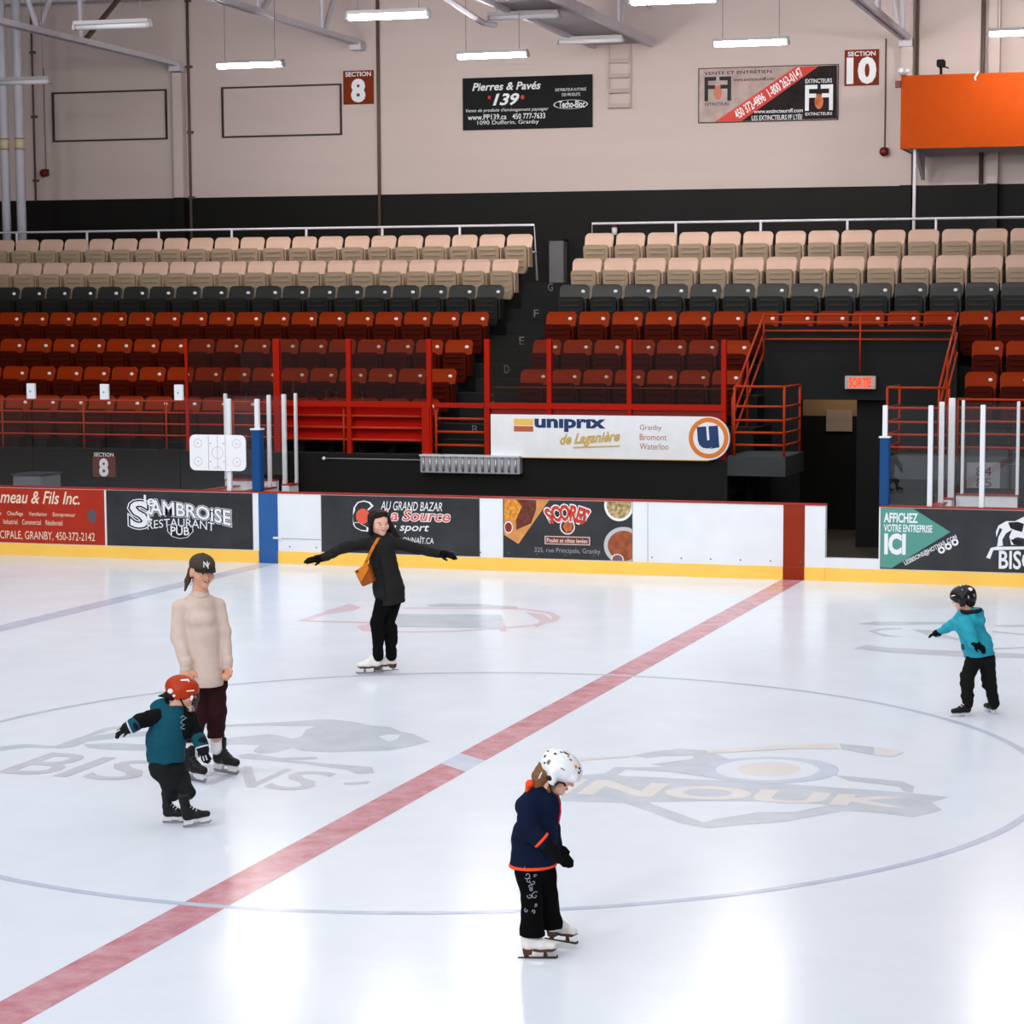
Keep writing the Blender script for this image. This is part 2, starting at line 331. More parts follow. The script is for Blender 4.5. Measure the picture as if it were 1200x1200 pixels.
ms.build('oval_emblem_ring', ICEPINK, floor, up=True)
mark('oval_emblem', LOGO['farL_red'], ICEPINK, label='faded pink oval emblem under the ice')
mark('oval_emblem_bar', LOGO['farL_grey'], ICEGREY2, Z1)
mark('oval_emblem_panel', LOGO['farL_text'], ICEGREY, Z1)
mark('far_emblem', LOGO['farR'], ICEGREY2, label='faded grey emblem under the ice near the right boards')

# ---------------------------------------------------------------- setting: shell
S_ = lambda o, label: tag(o, label, None, None, 'structure')
S_(MB().box(-26, BY+.02, -.1, 16, 30, -.02).build('floor_walkway', M('brown rubber floor', (74, 68, 60), .5, var=.1)), 'dark rubber floor behind the boards')
bw = MB().box(-26, 25, 0, 16, 25.3, 12).build('wall_back', WALLP); S_(bw, 'cream painted back wall of the arena')
wb = MB().box(-26, 24.996, 0, 16, 25.0, 6.02); o = wb.build('wainscot', BLACKW, bw); o['label'] = 'black painted lower band of the wall'
for n_, x in enumerate((-15.0, -.28, 1.3, -19.9)):
    t = tag(thing('trim_%d' % (n_+1), 'painted wall column', None, (x, 24.9, 4.2)), kind='structure')
    MB().box(x-.1, 24.8, 6.02, x+.1, 24.996, 12 if x != -15.0 else 8.5).build('shaft', WALLP, t)
    MB().box(x-.105, 24.79, 4.19, x+.105, 24.996, 6.02).build('base', BLACKW, t)
S_(MB().box(-26, -20, 12, 16, 25.3, 12.2).build('ceiling', M('roof deck', (120, 116, 118), .7)), 'dim roof deck high above the stands')
S_(MB().box(-26.3, -20, -.1, -26, 25.3, 12).build('wall_left', WALLP), 'cream side wall at the far end')
S_(MB().box(16, -20, -.1, 16.3, 25.3, 12).build('wall_right', WALLP), 'cream side wall at the near end')

# stand structure : tread .79, rise .457
ROWY = lambda k: 21.1-.79*(k-1)               # seat-back plane of row k (1 = top)
ROWZ = lambda k: 1.45+.457*(7-k)              # floor of row k
def tiers(x0, x1, klast, name):
    m = MB()
    for k in range(1, klast+1):
        yb = ROWY(k)+.24
        m.box(x0, yb-.79, ROWZ(k)-.5, x1, yb if k > 1 else 25, ROWZ(k))
    return m.build(name, CONC)
S_(tiers(-26, -6.2, 7, 'floor_stand'), 'dark concrete tiers under the left seating block')
S_(tiers(-5.4, -1.42, 7, 'floor_stand'), 'dark concrete tiers between the stairs and the exit')
S_(tiers(-1.42, 1.6, 4, 'floor_stand'), 'dark concrete tiers above the exit')
S_(tiers(1.6, 16, 7, 'floor_stand'), 'dark concrete tiers right of the exit')
# stairs in the aisle: two steps per tier
st = MB()
for k in range(1, 8):
    yb = ROWY(k)+.24
    st.box(-6.2, yb-.79, ROWZ(k)-.5, -5.4, yb if k > 1 else 25, ROWZ(k))
    st.box(-6.2, yb-.79-.36, ROWZ(k)-.5, -5.4, yb-.79, ROWZ(k)-.2285)
stairs = st.build('floor_stairs', CONC); S_(stairs, 'dark concrete stairs between the seating blocks')
LETT = M('worn stair letter', (104, 104, 102), .7)
for ch, k in zip('GFEDCB', range(1, 7)):
    yb = ROWY(k)+.24-.79
    z = ROWZ(k)
    lettering(stairs, ch, (-5.83, z-.145, -5.74, z-.015), yb-.004, LETT, name='row_letter')
# front wall of the stands and the walkway slab
FY = 15.2
fw = MB().box(-26, FY, -.02, -1.38, FY+.2, 1.5).box(1.86, FY, -.02, 16, FY+.2, 1.5).build('wall_front', BLACKW); S_(fw, 'black front wall of the stands')
S_(MB().box(-26, FY+.2, 1.3, -1.38, 16.2, 1.45).box(1.86, FY+.2, 1.3, 16, 16.2, 1.45).build('floor_cross_aisle', CONC), 'dark walkway behind the front wall')
# landings either side of the exit tunnel
S_(MB().box(-1.38, FY, 1.27, -.52, 16.6, 1.56).build('floor_landing', GREYC), 'grey concrete landing left of the exit tunnel')
S_(MB().box(.92, FY, 1.27, 1.86, 16.6, 1.56).build('floor_landing', GREYC), 'grey concrete landing right of the exit tunnel')
# tunnel walls
TB = 17.9
tw = MB().box(-1.42, TB, 2.3, 1.6, TB+.2, 3.44).box(-1.42, TB, -.02, -.84, TB+.2, 2.3).box(.53, TB, -.02, 1.6, TB+.2, 2.3)
S_(tw.build('wall_tunnel', CONC), 'dark wall over the exit doorway')
S_(MB().box(-1.42, 16.6, -.02, -1.3, TB, 1.9).build('wall_tunnel_left', CONC), 'dark left side wall of the exit opening')
S_(MB().box(1.5, 16.6, -.02, 1.62, TB, 1.9).build('wall_tunnel_right', CONC), 'dark right side wall of the exit opening')
cw = MB().box(-3, 21, -.02, 3, 21.1, 1.92).build('wall_corridor', CONC); S_(cw, 'dark lower wall at the end of the corridor')
S_(MB().box(-3, 21.0, 1.92, 3, 21.1, 3.2).build('wall_corridor_upper', M('corridor paint', (150, 122, 92), .7)), 'tan upper wall at the end of the corridor')
S_(MB().box(.02, TB+.2, -.02, .5, 21, 3.2).build('wall_corridor_side', DARK), 'black side wall of the corridor')
t = thing('notice', 'grey notice sheet on the corridor wall inside the exit doorway', 'sign', (-.76, 20.98, 1.86))
MB().box(-1.0, 20.97, 1.66, -.55, 21.0, 2.02).build('panel', M('grey paper', (168, 150, 140), .6), t)
# ---------------------------------------------------------------- boards
BT, KT = 1.045, .178
def boards(x0, x1, label, stripes=(), low=None):
    t = thing('dasher_board', label, 'rink board', ((x0+x1)/2, BY+.06, 0))
    MB().box(x0, BY, KT, x1, BY+.12, BT-.02).build('panel', WHITEP, t)
    MB().box(x0, BY-.012, 0, x1, BY+.1, KT).build('kick_plate', YELLOW, t)['label'] = 'yellow kick plate'
    MB().box(x0, BY-.012, BT-.02, x1, BY+.14, BT).build('cap_rail', CAPRED, t)['label'] = 'red cap rail'
    for a, b, m, lab in stripes:
        MB().box(a, BY-.006, KT, b, BY, BT-.02).box(a, BY-.016, 0, b, BY-.012, KT).build('stripe', m, t)['label'] = lab
    return t
boards(-26, -8.0, 'long run of white rink boards under the glass left of the blue stripe')
bb = boards(-8.0, .446, 'white rink boards with blue and red stripes in front of the players bench', ((-7.935, -7.632, BLUEP, 'blue stripe down the boards'), (-.134, .163, REDSTR, 'red stripe down the boards')))
boards(1.178, 16, 'white rink boards at right beyond the open gate')
# panel joints, bolts and the latch of the blue gate
for x in (-6.95, -4.52, -4.17, -2.27, -2.05): MB().box(x-.004, BY-.004, KT, x+.004, BY, BT-.02).build('joint', M('joint grey', (168, 172, 176), .5), bb)
for x in np.arange(-7.45, .4, .42): MB().ellipsoid((x, BY-.003, .25), (.012, .006, .012), 8, 5).build('bolt', GREYST, bb)
MB().box(-7.70, BY-.03, .36, -7.56, BY-.006, .39).build('latch', ALU, bb)
MB().box(-7.60, BY-.004, .36, -6.96, BY, .372).build('hinge_line', M('joint grey'), bb)
t = thing('gate_sill', 'white sill with yellow kick across the open gate in the boards', 'sill', (.81, BY+.06, 0))
MB().box(.446, BY, KT, 1.178, BY+.12, .312).build('sill', WHITEP, t)
MB().box(.446, BY-.012, 0, 1.178, BY+.1, KT).build('kick_plate', YELLOW, t)
MB().box(.446-.02, BY-.02, 0, .446, BY-.012, KT).build('edge', YELLOW, t)

# ---------------------------------------------------------------- writing
AD = {'r1': [-12.188, 0.786, -10.848, 0.979],
'r2': [-12.197, 0.585, -10.927, 0.663],
'r3': [-12.142, 0.467, -11.145, 0.545],
'r4': [-12.207, 0.228, -10.608, 0.37],
'ricon': [[-10.712, 0.695], [-10.626, 0.723], [-10.571, 0.66], [-10.588, 0.545], [-10.646, 0.505], [-10.715, 0.58]],
'le': [-9.783, 0.79, -9.604, 0.959],
'S': [-10.001, 0.481, -9.728, 0.854],
't': [-9.758, 0.57, -9.654, 0.739],
'AMB': [-9.682, 0.536, -8.384, 0.896],
'REST': [-9.732, 0.421, -8.644, 0.623],
'PUB': [-9.354, 0.373, -9.05, 0.498],
'pubplate': [[-9.408, 0.527], [-9.001, 0.527], [-8.984, 0.436], [-9.078, 0.343], [-9.208, 0.319], [-9.337, 0.349], [-9.41, 0.425]],
'agb': [-6.021, 0.82, -5.083, 0.949],
'src': [-5.983, 0.675, -4.967, 0.828],
'dus': [-5.985, 0.493, -5.28, 0.64],
'nnait': [-5.685, 0.351, -5.216, 0.461],
'srcdisc': [[-6.194, 0.725], [-6.198, 0.696], [-6.209, 0.669], [-6.226, 0.646], [-6.248, 0.628], [-6.273, 0.616], [-6.301, 0.612], [-6.328, 0.615], [-6.353, 0.625], [-6.375, 0.642], [-6.392, 0.665], [-6.402, 0.691], [-6.405, 0.72], [-6.401, 0.749], [-6.39, 0.776], [-6.373, 0.799], [-6.351, 0.817], [-6.326, 0.829], [-6.298, 0.834], [-6.271, 0.831], [-6.246, 0.82], [-6.224, 0.803], [-6.207, 0.781], [-6.197, 0.754]],
'cres1': [[-6.453, 0.733], [-6.44, 0.847], [-6.378, 0.927], [-6.281, 0.952], [-6.185, 0.932], [-6.13, 0.876], [-6.21, 0.807], [-6.27, 0.851], [-6.33, 0.89], [-6.391, 0.848]],
'cres2': [[-6.453, 0.733], [-6.443, 0.632], [-6.358, 0.634], [-6.213, 0.558], [-6.214, 0.502], [-6.323, 0.51], [-6.419, 0.553], [-6.448, 0.598]],
'scores': [-3.559, 0.686, -2.881, 0.946],
'badge': [-3.549, 0.395, -2.885, 0.511],
'badget': [-3.518, 0.423, -2.923, 0.481],
'addr': [-3.702, 0.259, -2.736, 0.347],
'ring': [-3.36, 0.511, -3.072, 0.786],
'board': [[-4.15, 1.025], [-3.485, 1.026], [-3.94, 0.385], [-4.153, 0.511]],
'fries': [[-4.15, 1.015], [-3.968, 1.019], [-3.874, 0.921], [-3.948, 0.758], [-3.97, 0.657], [-4.054, 0.736], [-4.152, 0.703]],
'meat': [[-3.968, 1.019], [-3.673, 1.01], [-3.674, 0.885], [-3.748, 0.683], [-3.97, 0.586], [-3.98, 0.717], [-3.884, 0.921]],
'sauce': [-4.152, 0.533, -4.023, 0.704],
'bowl1': [-2.678, 0.744, -2.252, 1.191],
'bowl2': [-2.684, 0.138, -2.098, 0.666],
'bowl3': [-2.575, 0.136, -2.395, 0.285],
'drum': [[-3.287, 0.654], [-3.214, 0.776], [-3.141, 0.677], [-3.151, 0.597], [-3.235, 0.565]],
'teal': [[1.199, 1.041], [1.639, 1.039], [2.141, 0.711], [1.357, 0.202], [1.206, 0.206]],
'aff': [1.244, 0.818, 1.702, 0.953],
'votre': [1.246, 0.694, 1.898, 0.796],
'ici': [1.254, 0.384, 1.545, 0.674],
'mail': [1.484, 0.414, 2.273, 0.497],
'biso': [2.788, 0.235, 3.587, 0.482],
'bis1': [[2.753, 0.658], [2.743, 0.726], [2.775, 0.812], [2.875, 0.874], [2.993, 0.877], [3.109, 0.94], [3.258, 1.028], [3.44, 1.049], [3.575, 0.968], [3.611, 0.85], [3.513, 0.763], [3.447, 0.727], [3.483, 0.558], [3.4, 0.556], [3.347, 0.708], [3.114, 0.65], [3.03, 0.665], [2.98, 0.647], [3.015, 0.563], [2.948, 0.561], [2.921, 0.671], [2.961, 0.766], [2.878, 0.713], [2.829, 0.626], [2.839, 0.549], [2.763, 0.53], [2.778, 0.659], [2.827, 0.762], [2.792, 0.787], [2.768, 0.71]],
'bisst': [[2.622, 0.381], [2.679, 0.511], [2.746, 0.53], [3.483, 0.558], [3.484, 0.524], [2.713, 0.483], [2.673, 0.365]],
'bissh': [[2.901, 0.858], [3.026, 0.87], [3.111, 0.846], [3.087, 0.735], [2.995, 0.758], [2.936, 0.779]],
'bissh2': [[2.938, 0.629], [3.005, 0.639], [3.098, 0.607], [3.082, 0.561], [2.982, 0.565]],
'ic0': [1.984, 0.425, 2.066, 0.508],
'ic1': [2.074, 0.476, 2.156, 0.559],
'ic2': [2.162, 0.534, 2.244, 0.616],
'uni': [-4.309, 1.881, -3.201, 2.077],
'unibar1': [-4.633, 1.976, -4.328, 2.069],
'unibar2': [-4.633, 1.878, -4.329, 1.961],
'lag': [-3.914, 1.565, -2.983, 1.907],
'granby': [-2.683, 1.904, -2.351, 2.004],
'brom': [-2.683, 1.777, -2.272, 1.868],
'water': [-2.683, 1.641, -2.244, 1.732],
'uring': [-1.939, 1.524, -1.345, 2.12],
'uU': [-1.806, 1.663, -1.49, 1.993],
'unipanel': [-4.999, 1.497, -1.645, 2.131],
'heater': [-6.111, 1.241, -4.525, 1.511],
'swoosh': [-3.705, 1.689, -2.983, 1.75],
'pp1': [-8.764, 7.974, -7.368, 8.125],
'pp2': [-8.345, 7.682, -7.805, 7.913],
'pp3': [-8.899, 7.552, -7.215, 7.633],
'pp4': [-8.86, 7.418, -7.28, 7.523],
'pp5': [-8.663, 7.303, -7.41, 7.401],
'pp6': [-7.072, 7.923, -6.456, 7.99],
'pp7': [-6.943, 7.826, -6.579, 7.884],
'pp8': [-7.008, 7.603, -6.482, 7.739],
'ppell': [-7.111, 7.58, -6.423, 7.756],
'ppan': [-8.964, 7.228, -6.336, 8.224],
'ppq1': [-8.442, 7.813, -8.39, 7.874],
'ppq2': [-7.771, 7.795, -7.706, 7.868],
'ffpan': [-4.231, 7.266, -1.591, 8.254],
'ffred': [[-3.925, 7.258], [-3.41, 7.269], [-1.947, 8.241], [-2.383, 8.238]],
'ffdark': [[-3.41, 7.269], [-1.947, 8.241], [-1.603, 8.246], [-1.593, 7.273]],
'ffF1': [-4.128, 7.653, -3.612, 8.103],
'ffF2': [-2.2, 7.428, -1.674, 7.9],
'fft1': [-3.569, 8.007, -2.786, 8.073],
'fft2': [-3.173, 7.405, -2.241, 7.477],
'fft3': [-3.213, 7.275, -2.25, 7.386],
'fft4': [-4.116, 7.567, -3.652, 7.627],
'fft5': [-2.196, 7.932, -1.694, 8.01],
'fft6': [-2.19, 7.34, -1.687, 7.395],
'ffph': [-3.653, 7.672, -2.143, 7.862],
'fft0': [-4.136, 8.141, -2.838, 8.2],
's8': [-11.462, 7.788, -10.829, 8.441],
's8n': [-11.3, 7.821, -10.992, 8.284],
's8t': [-11.413, 8.325, -10.871, 8.416],
's10': [-1.464, 7.864, -0.828, 8.514],
's10n': [-1.424, 7.887, -0.867, 8.383],
's10t': [-1.403, 8.398, -0.887, 8.483],
'f8': [-11.714, 1.06, -11.314, 1.44],
'f8n': [-11.602, 1.067, -11.436, 1.359],
'f8t': [-11.687, 1.386, -11.34, 1.447],
'wb': [-9.025, 1.338, -8.127, 1.863],
'exit': [-0.122, 2.472, 0.358, 2.676],
'exitt': [-0.062, 2.492, 0.298, 2.657],
's84': [2.105, 1.163, 2.573, 1.526],
's84a': [2.237, 1.333, 2.453, 1.466],
's84b': [2.239, 1.176, 2.455, 1.309]}
PY = BY-.007                                    # banner face on the boards
def banner(name, label, x0, z0, x1, z1, y, mat, th=.006):
    t = thing(name, label, 'banner' if 'banner' in name else 'sign', ((x0+x1)/2, y+th, z0))
    MB().box(x0, y, z0, x1, y+th, z1).build('panel', mat, t)
    return t
def T(t, body, key, y, mat, d=.002, **k): return lettering(t, body, AD[key], y-d, mat, **k)
def F(t, name, key_or_pts, y, mat, d=.0015, th=0):
    p = AD[key_or_pts] if isinstance(key_or_pts, str) else key_or_pts
    if not isinstance(p[0], (list, tuple)): p = [(p[0], p[1]), (p[2], p[1]), (p[2], p[3]), (p[0], p[3])]
    return quad(MB(), p, y-d).build(name, mat, t, tri=True)
bz0, bz1 = KT+.012, BT-.03
a = banner('advertising_banner', 'red banner with cream script lettering at the far left of the boards', -14.3, bz0, -10.44, bz1, PY, VINYLR)
T(a, 'meau & Fils Inc.', 'r1', PY, CREAMV, shear=.3, bold=.012)
T(a, 's     Chauffage     Ventilation     Entrepreneur', 'r2', PY, CREAMV)
T(a, 'Industriel    Commercial    Résidentiel', 'r3', PY, CREAMV)
T(a, 'CIPALE, GRANBY, 450-372-2142', 'r4', PY, CREAMV)
F(a, 'emblem', 'ricon', PY, M('grey print', (88, 84, 92), .5))
a = banner('advertising_banner', 'black banner with ornate white pub lettering left of the blue stripe', -10.405, bz0, -8.03, bz1, PY, VINYL)
def wav(u, v):
    s = 1-.38*np.sin(PI*np.clip(u, 0, 1))*.8
    base = .30-.16*np.sin(PI*u)*0+.0*u
    return u, (.36-.36*u+.12*np.sin(PI*u))+v*(.62-.02*u-.1*np.sin(PI*u))
def arc(u, v): return u, v*.62+.38*np.sin(PI*(.08+.84*u))
for bold, mat, d in ((.085, WHITEV, .0012), (.06, BLACKV, .0020), (.02, WHITEV, .0028)):
    k = dict(bold=bold, d=d, ref=True)
    T(a, 'AMBROiSE', 'AMB', PY, mat, warp=wav, **k)
    T(a, 'S', 'S', PY, mat, **k)
    if bold > .03: F(a, 'crest', 'pubplate', PY, mat, d-.0001) if mat is WHITEV else F(a, 'crest', [[x*.94+.06*-9.196, z*.92+.08*.43] for x, z in AD['pubplate']], PY, mat, d-.0001)
T(a, 'le', 'le', PY, WHITEV, d=.0026, bold=.02); T(a, 't', 't', PY, WHITEV, d=.0026, bold=.01)
T(a, 'RESTAURANT', 'REST', PY, BLACKV, d=.0034, bold=.04, warp=arc, ref=True); T(a, 'RESTAURANT', 'REST', PY, WHITEV, d=.0048, bold=0, warp=arc, ref=True)
T(a, 'PUB', 'PUB', PY, WHITEV, d=.0056, bold=.015)
a = banner('advertising_banner', 'dark grey banner with red and white sport lettering behind the woman in black', -6.944, bz0, -4.522, bz1, PY, VINYL)
for nm, key in (('crescent', 'cres1'), ('crescent', 'cres2')):
    F(a, nm, key, PY, WHITEV, .0012)
    c = np.array(AD[key]).mean(0); F(a, nm+'_fill', [list(c+(np.array(p)-c)*.8) for p in AD[key]], PY, VINYL, .0016)
F(a, 'disc', 'srcdisc', PY, M('orange red print', (220, 92, 66), .5), .002)
T(a, 'AU GRAND BAZAR', 'agb', PY, WHITEV, shear=.25)
T(a, 'La Source', 'src', PY, WHITEV, d=.0015, shear=.25, bold=.06, ref=True); T(a, 'La Source', 'src', PY, M('salmon print', (214, 96, 76), .5), d=.0022, shear=.25, bold=.015, ref=True)
T(a, 'du sport', 'dus', PY, WHITEV, shear=.25, bold=.01)
T(a, 'ONNAÎT.CA', 'nnait', PY, WHITEV, shear=.1)
a = banner('advertising_banner', 'black restaurant banner with red arched lettering and pictures of food dishes', -4.165, bz0, -2.273, bz1, PY, VINYL)
PANX = (-4.163, -2.275)
def clipdisc(key, s=1, dx=0, dz=0):
    b = AD[key]; cx, cz, rx, rz = (b[0]+b[2])/2+dx, (b[1]+b[3])/2+dz, (b[2]-b[0])/2*s, (b[3]-b[1])/2*s
    return [(min(max(x, PANX[0]), PANX[1]), min(max(z, bz0+.003), bz1-.003)) for x, z in disc(cx, cz, rx, rz, 40)]
F(a, 'wooden_board', [(x, min(z, bz1-.002)) for x, z in AD['board']], PY, M('wood print', (206, 140, 76), .5, var=.2, vscale=8), .0010)
F(a, 'fries', [(x, min(z, bz1-.002)) for x, z in AD['fries']], PY, M('fries print', (214, 140, 52), .5, var=.45, vscale=22), .0014)
F(a, 'meat', [(x, min(z, bz1-.002)) for x, z in AD['meat']], PY, M('meat print', (104, 50, 40), .5, var=.4, vscale=18), .0018)
F(a, 'sauce_cup', clipdisc('sauce'), PY, WHITEV, .0020); F(a, 'sauce', clipdisc('sauce', .82), PY, M('sauce print', (136, 48, 26), .5), .0024)
F(a, 'salad_bowl', clipdisc('bowl1'), PY, WHITEV, .0010); F(a, 'salad', clipdisc('bowl1', .84), PY, M('salad print', (172, 150, 104), .5, var=.75, vscale=20), .0014)
F(a, 'stew_bowl', clipdisc('bowl2'), PY, M('bowl print', (188, 186, 190), .5), .0010); F(a, 'stew', clipdisc('bowl2', .8), PY, M('stew print', (150, 78, 46), .5, var=.4, vscale=9), .0014)
F(a, 'sauce_cup', clipdisc('bowl3'), PY, WHITEV, .0018); F(a, 'sauce', clipdisc('bowl3', .85), PY, M('gravy print', (124, 92, 84), .5), .0022)
b = AD['ring']; mb = MB(); ring_poly(mb, (b[0]+b[2])/2, (b[1]+b[3])/2, .092, .112, PY-.0012); mb.build('ring', M('pale print', (226, 206, 200), .5), a)
F(a, 'flame', 'drum', PY, M('flame print', (190, 96, 48), .5, var=.4, vscale=14), .0016)
def sarc(u, v):
    th = (u-.5)*.95; r = .76+.34*v
    return .5+r*np.sin(th)*1.0, (r*np.cos(th)-.675)/.425
T(a, 'SCORES', 'scores', PY, WHITEV, d=.002, bold=.10, warp=sarc, ref=True); T(a, 'SCORES', 'scores', PY, REDV, d=.0026, bold=.045, warp=sarc, ref=True)
F(a, 'badge', 'badge', PY, M('pale print'), .0014); c = AD['badge']; F(a, 'badge_fill', [c[0]+.012, c[1]+.01, c[2]-.012, c[3]-.01], PY, M('maroon print', (110, 52, 52), .5), .0018)
T(a, 'Poulet et côtes levées', 'badget', PY, CREAMV, d=.0022, bold=.01)
T(a, '325, rue Principale, Granby', 'addr', PY, M('faded print', (150, 150, 156), .5))
a = banner('advertising_banner', 'dark banner with teal arrow and bison emblem right of the open gate', 1.20, bz0, 6.5, bz1, PY, VINYL)
F(a, 'arrow', [(min(max(x, 1.203), 9), min(max(z, bz0+.002), bz1-.002)) for x, z in AD['teal']], PY, TEALV, .0012)
T(a, 'AFFICHEZ', 'aff', PY, WHITEV, bold=.03); T(a, 'VOTRE ENTREPRISE', 'votre', PY, WHITEV, bold=.02); T(a, 'ICI', 'ici', PY, WHITEV, bold=.05)
T(a, 'LESBISONS@HOTMAIL.COM', 'mail', PY, WHITEV, rot=.5, bold=.015)
for i in range(3):
    b = AD['ic%d' % i]; cx, cz = (b[0]+b[2])/2, (b[1]+b[3])/2
    mb = MB(); ring_poly(mb, cx, cz, .022, .05, PY-.0016, n=8, a0=.5+PI/8, a1=.5+PI/8+2*PI); mb.build('icon', WHITEV, a)
F(a, 'bison', 'bis1', PY, WHITEV, .0014); F(a, 'bison_inner_black', 'bissh', PY, BLACKV, .0018); F(a, 'bison_inner_black', 'bissh2', PY, BLACKV, .0018); F(a, 'hockey_stick', 'bisst', PY, WHITEV, .0018)  # black inner patches are printed pattern of the emblem
T(a, 'BISONS', 'biso', PY, WHITEV, bold=.02)
# pharmacy board on the front wall
UY = 15.1
b = AD['unipanel']; r = (b[3]-b[1])/2; cz = (b[1]+b[3])/2
a = thing('sponsor_sign', 'long white sign with navy lettering and round logo hung below the red rail', 'sign', ((b[0]+b[2])/2, UY, b[1]))
MB().prism([(b[0], b[1]), (b[2], b[1])]+[(b[2]+r*math.sin(t_), cz-r*math.cos(t_)) for t_ in np.linspace(0, PI, 20)][1:-1]+[(b[2], b[3]), (b[0], b[3])], UY, UY+.06).build('panel', M('white sign board', (226, 228, 231), .45, var=.03), a)
MB().box(b[0], UY-.004, b[1]-.012, b[2], UY+.06, b[1]).build('edge', M('yellow edge', (196, 150, 70), .5), a)
T(a, 'unıprıx', 'uni', UY, NAVYV, bold=.045)
F(a, 'flag_bar', 'unibar1', UY, M('yellow print', (232, 186, 84), .5)); F(a, 'flag_bar', 'unibar2', UY, M('rust print', (182, 92, 60), .5))
T(a, 'de Laganière', 'lag', UY, GOLDV, d=.004, shear=.35, bold=.035, warp=lambda u, v: (u, .22+v*.6+.2*u))
F(a, 'underline', [(AD['swoosh'][0], AD['swoosh'][1]-.05), (AD['swoosh'][2], AD['swoosh'][3]-.075), (AD['swoosh'][2], AD['swoosh'][3]-.055), (AD['swoosh'][0], AD['swoosh'][1]-.025)], UY, GOLDV, .004)
T(a, 'Granby', 'granby', UY, PINKW); T(a, 'Bromont', 'brom', UY, PINKW); T(a, 'Waterloo', 'water', UY, PINKW)
u = AD['uring']; ux, uz, ur = (u[0]+u[2])/2, (u[1]+u[3])/2, (u[3]-u[1])/2
mb = MB(); ring_poly(mb, ux, uz, ur*.78, ur, UY-.002, n=48); mb.build('ring', ORANGEV, a)
T(a, 'u', 'uU', UY, NAVYV, bold=.07, rot=.08)
# wall signs
WY = 24.961
def wallsign(nm, label, key, mat): 
    b = AD[key]; return banner(nm, label, b[0], b[1], b[2], b[3], WY, mat, .035)
SECT = M('rust sign', (122, 44, 18), .6, spec=.1)
for key, num, lab in (('s8', '8', 'rust square section 8 sign high on the cream wall'), ('s10', '10', 'rust square section 10 sign high on the wall beside the orange box')):
    a = wallsign('section_sign', lab, key, SECT); T(a, num, key+'n', WY, WHITEV, bold=.05); T(a, 'SECTION', key+'t', WY, WHITEV, bold=.02)
b = AD['f8']; a = banner('section_sign', 'rust square section 8 sign low on the black front wall', b[0], b[1], b[2], b[3]-.05, FY-.02, M('faded rust sign', (104, 56, 42), .5), .018)
T(a, '8', 'f8n', FY-.02, WHITEV, bold=.04); T(a, 'SECTION', 'f8t', FY-.02, WHITEV, bold=.02)
a = wallsign('wall_banner', 'black wall banner with white paving company lettering and 139', 'ppan', M('black sign', (14, 12, 12), .5, spec=.12))
T(a, 'Pierres & Pavés', 'pp1', WY, WHITEV, shear=.25, bold=.02); T(a, '139', 'pp2', WY, WHITEV, shear=.3, bold=.03)
F(a, 'mark', 'ppq1', WY, REDV); F(a, 'mark', 'ppq2', WY, REDV)
T(a, "Vente de produits d'aménagement paysager", 'pp3', WY, WHITEV, shear=.25); qx = AD['pp4']; xm = qx[0]+(qx[2]-qx[0])*.54; [lettering(a, w_, (x0, qx[1], x1, qx[3]), WY-.002, WHITEV, bold=.01) for w_, x0, x1 in (('www.PP139.ca', qx[0], xm-.06), ('450 777-7633', xm+.06, qx[2]))]; T(a, '1090 Dufferin, Granby', 'pp5', WY, WHITEV)
T(a, 'DISTRIBUTEUR AUTORISÉ', 'pp6', WY, WHITEV); T(a, 'DES PRODUITS', 'pp7', WY, WHITEV); T(a, 'Techo-Bloc', 'pp8', WY, WHITEV, bold=.02)
b = AD['ppell']; mb = MB(); ring_poly(mb, (b[0]+b[2])/2, (b[1]+b[3])/2, (b[2]-b[0])/2-.02, (b[2]-b[0])/2, WY-.002, rz=(b[3]-b[1])/(b[2]-b[0])); mb.build('ring', WHITEV, a)
a = wallsign('wall_banner', 'wall banner split by a red diagonal stripe with phone numbers', 'ffpan', M('mottled sign', (176, 152, 146), .4, var=.18, vscale=4))
b = AD['ffpan']; cl = lambda P: [(min(max(x, b[0]+.003), b[2]-.003), min(max(z, b[1]+.003), b[3]-.003)) for x, z in P]
F(a, 'dark_field', cl(AD['ffdark']), WY, M('dark field', (38, 30, 30), .6, spec=.1, var=.4, vscale=3), .0012); F(a, 'red_stripe', cl(AD['ffred']), WY, M('red stripe print', (206, 48, 28), .4), .002)
def FF(t, key, mat):
    b = AD[key]; w, h = b[2]-b[0], b[3]-b[1]; m = MB()
    for x0, sgn in ((b[0], 1), (b[2], -1)):
        for (u0, v0, u1, v1) in ((0, 0, .14, 1), (0, .84, .44, 1), (0, .5, .40, .66)):
            xs = sorted((x0+sgn*u0*w, x0+sgn*u1*w)); quad(m, [(xs[0], b[1]+v0*h), (xs[1], b[1]+v0*h), (xs[1], b[1]+v1*h), (xs[0], b[1]+v1*h)], WY-.0025-.0003*len(m.bm.faces))
    m.build('monogram', mat, t)
FF(a, 'ffF1', BLACKV); FF(a, 'ffF2', WHITEV)
for key, mat in (('ffF1', M('sallow print', (196, 118, 96), .5)), ('ffF2', M('flame print'))):
    q = AD[key]; F(a, 'flame', disc((q[0]+q[2])/2, q[1]+(q[3]-q[1])*.35, (q[2]-q[0])*.16, (q[3]-q[1])*.3, 16), WY, mat, .0018)
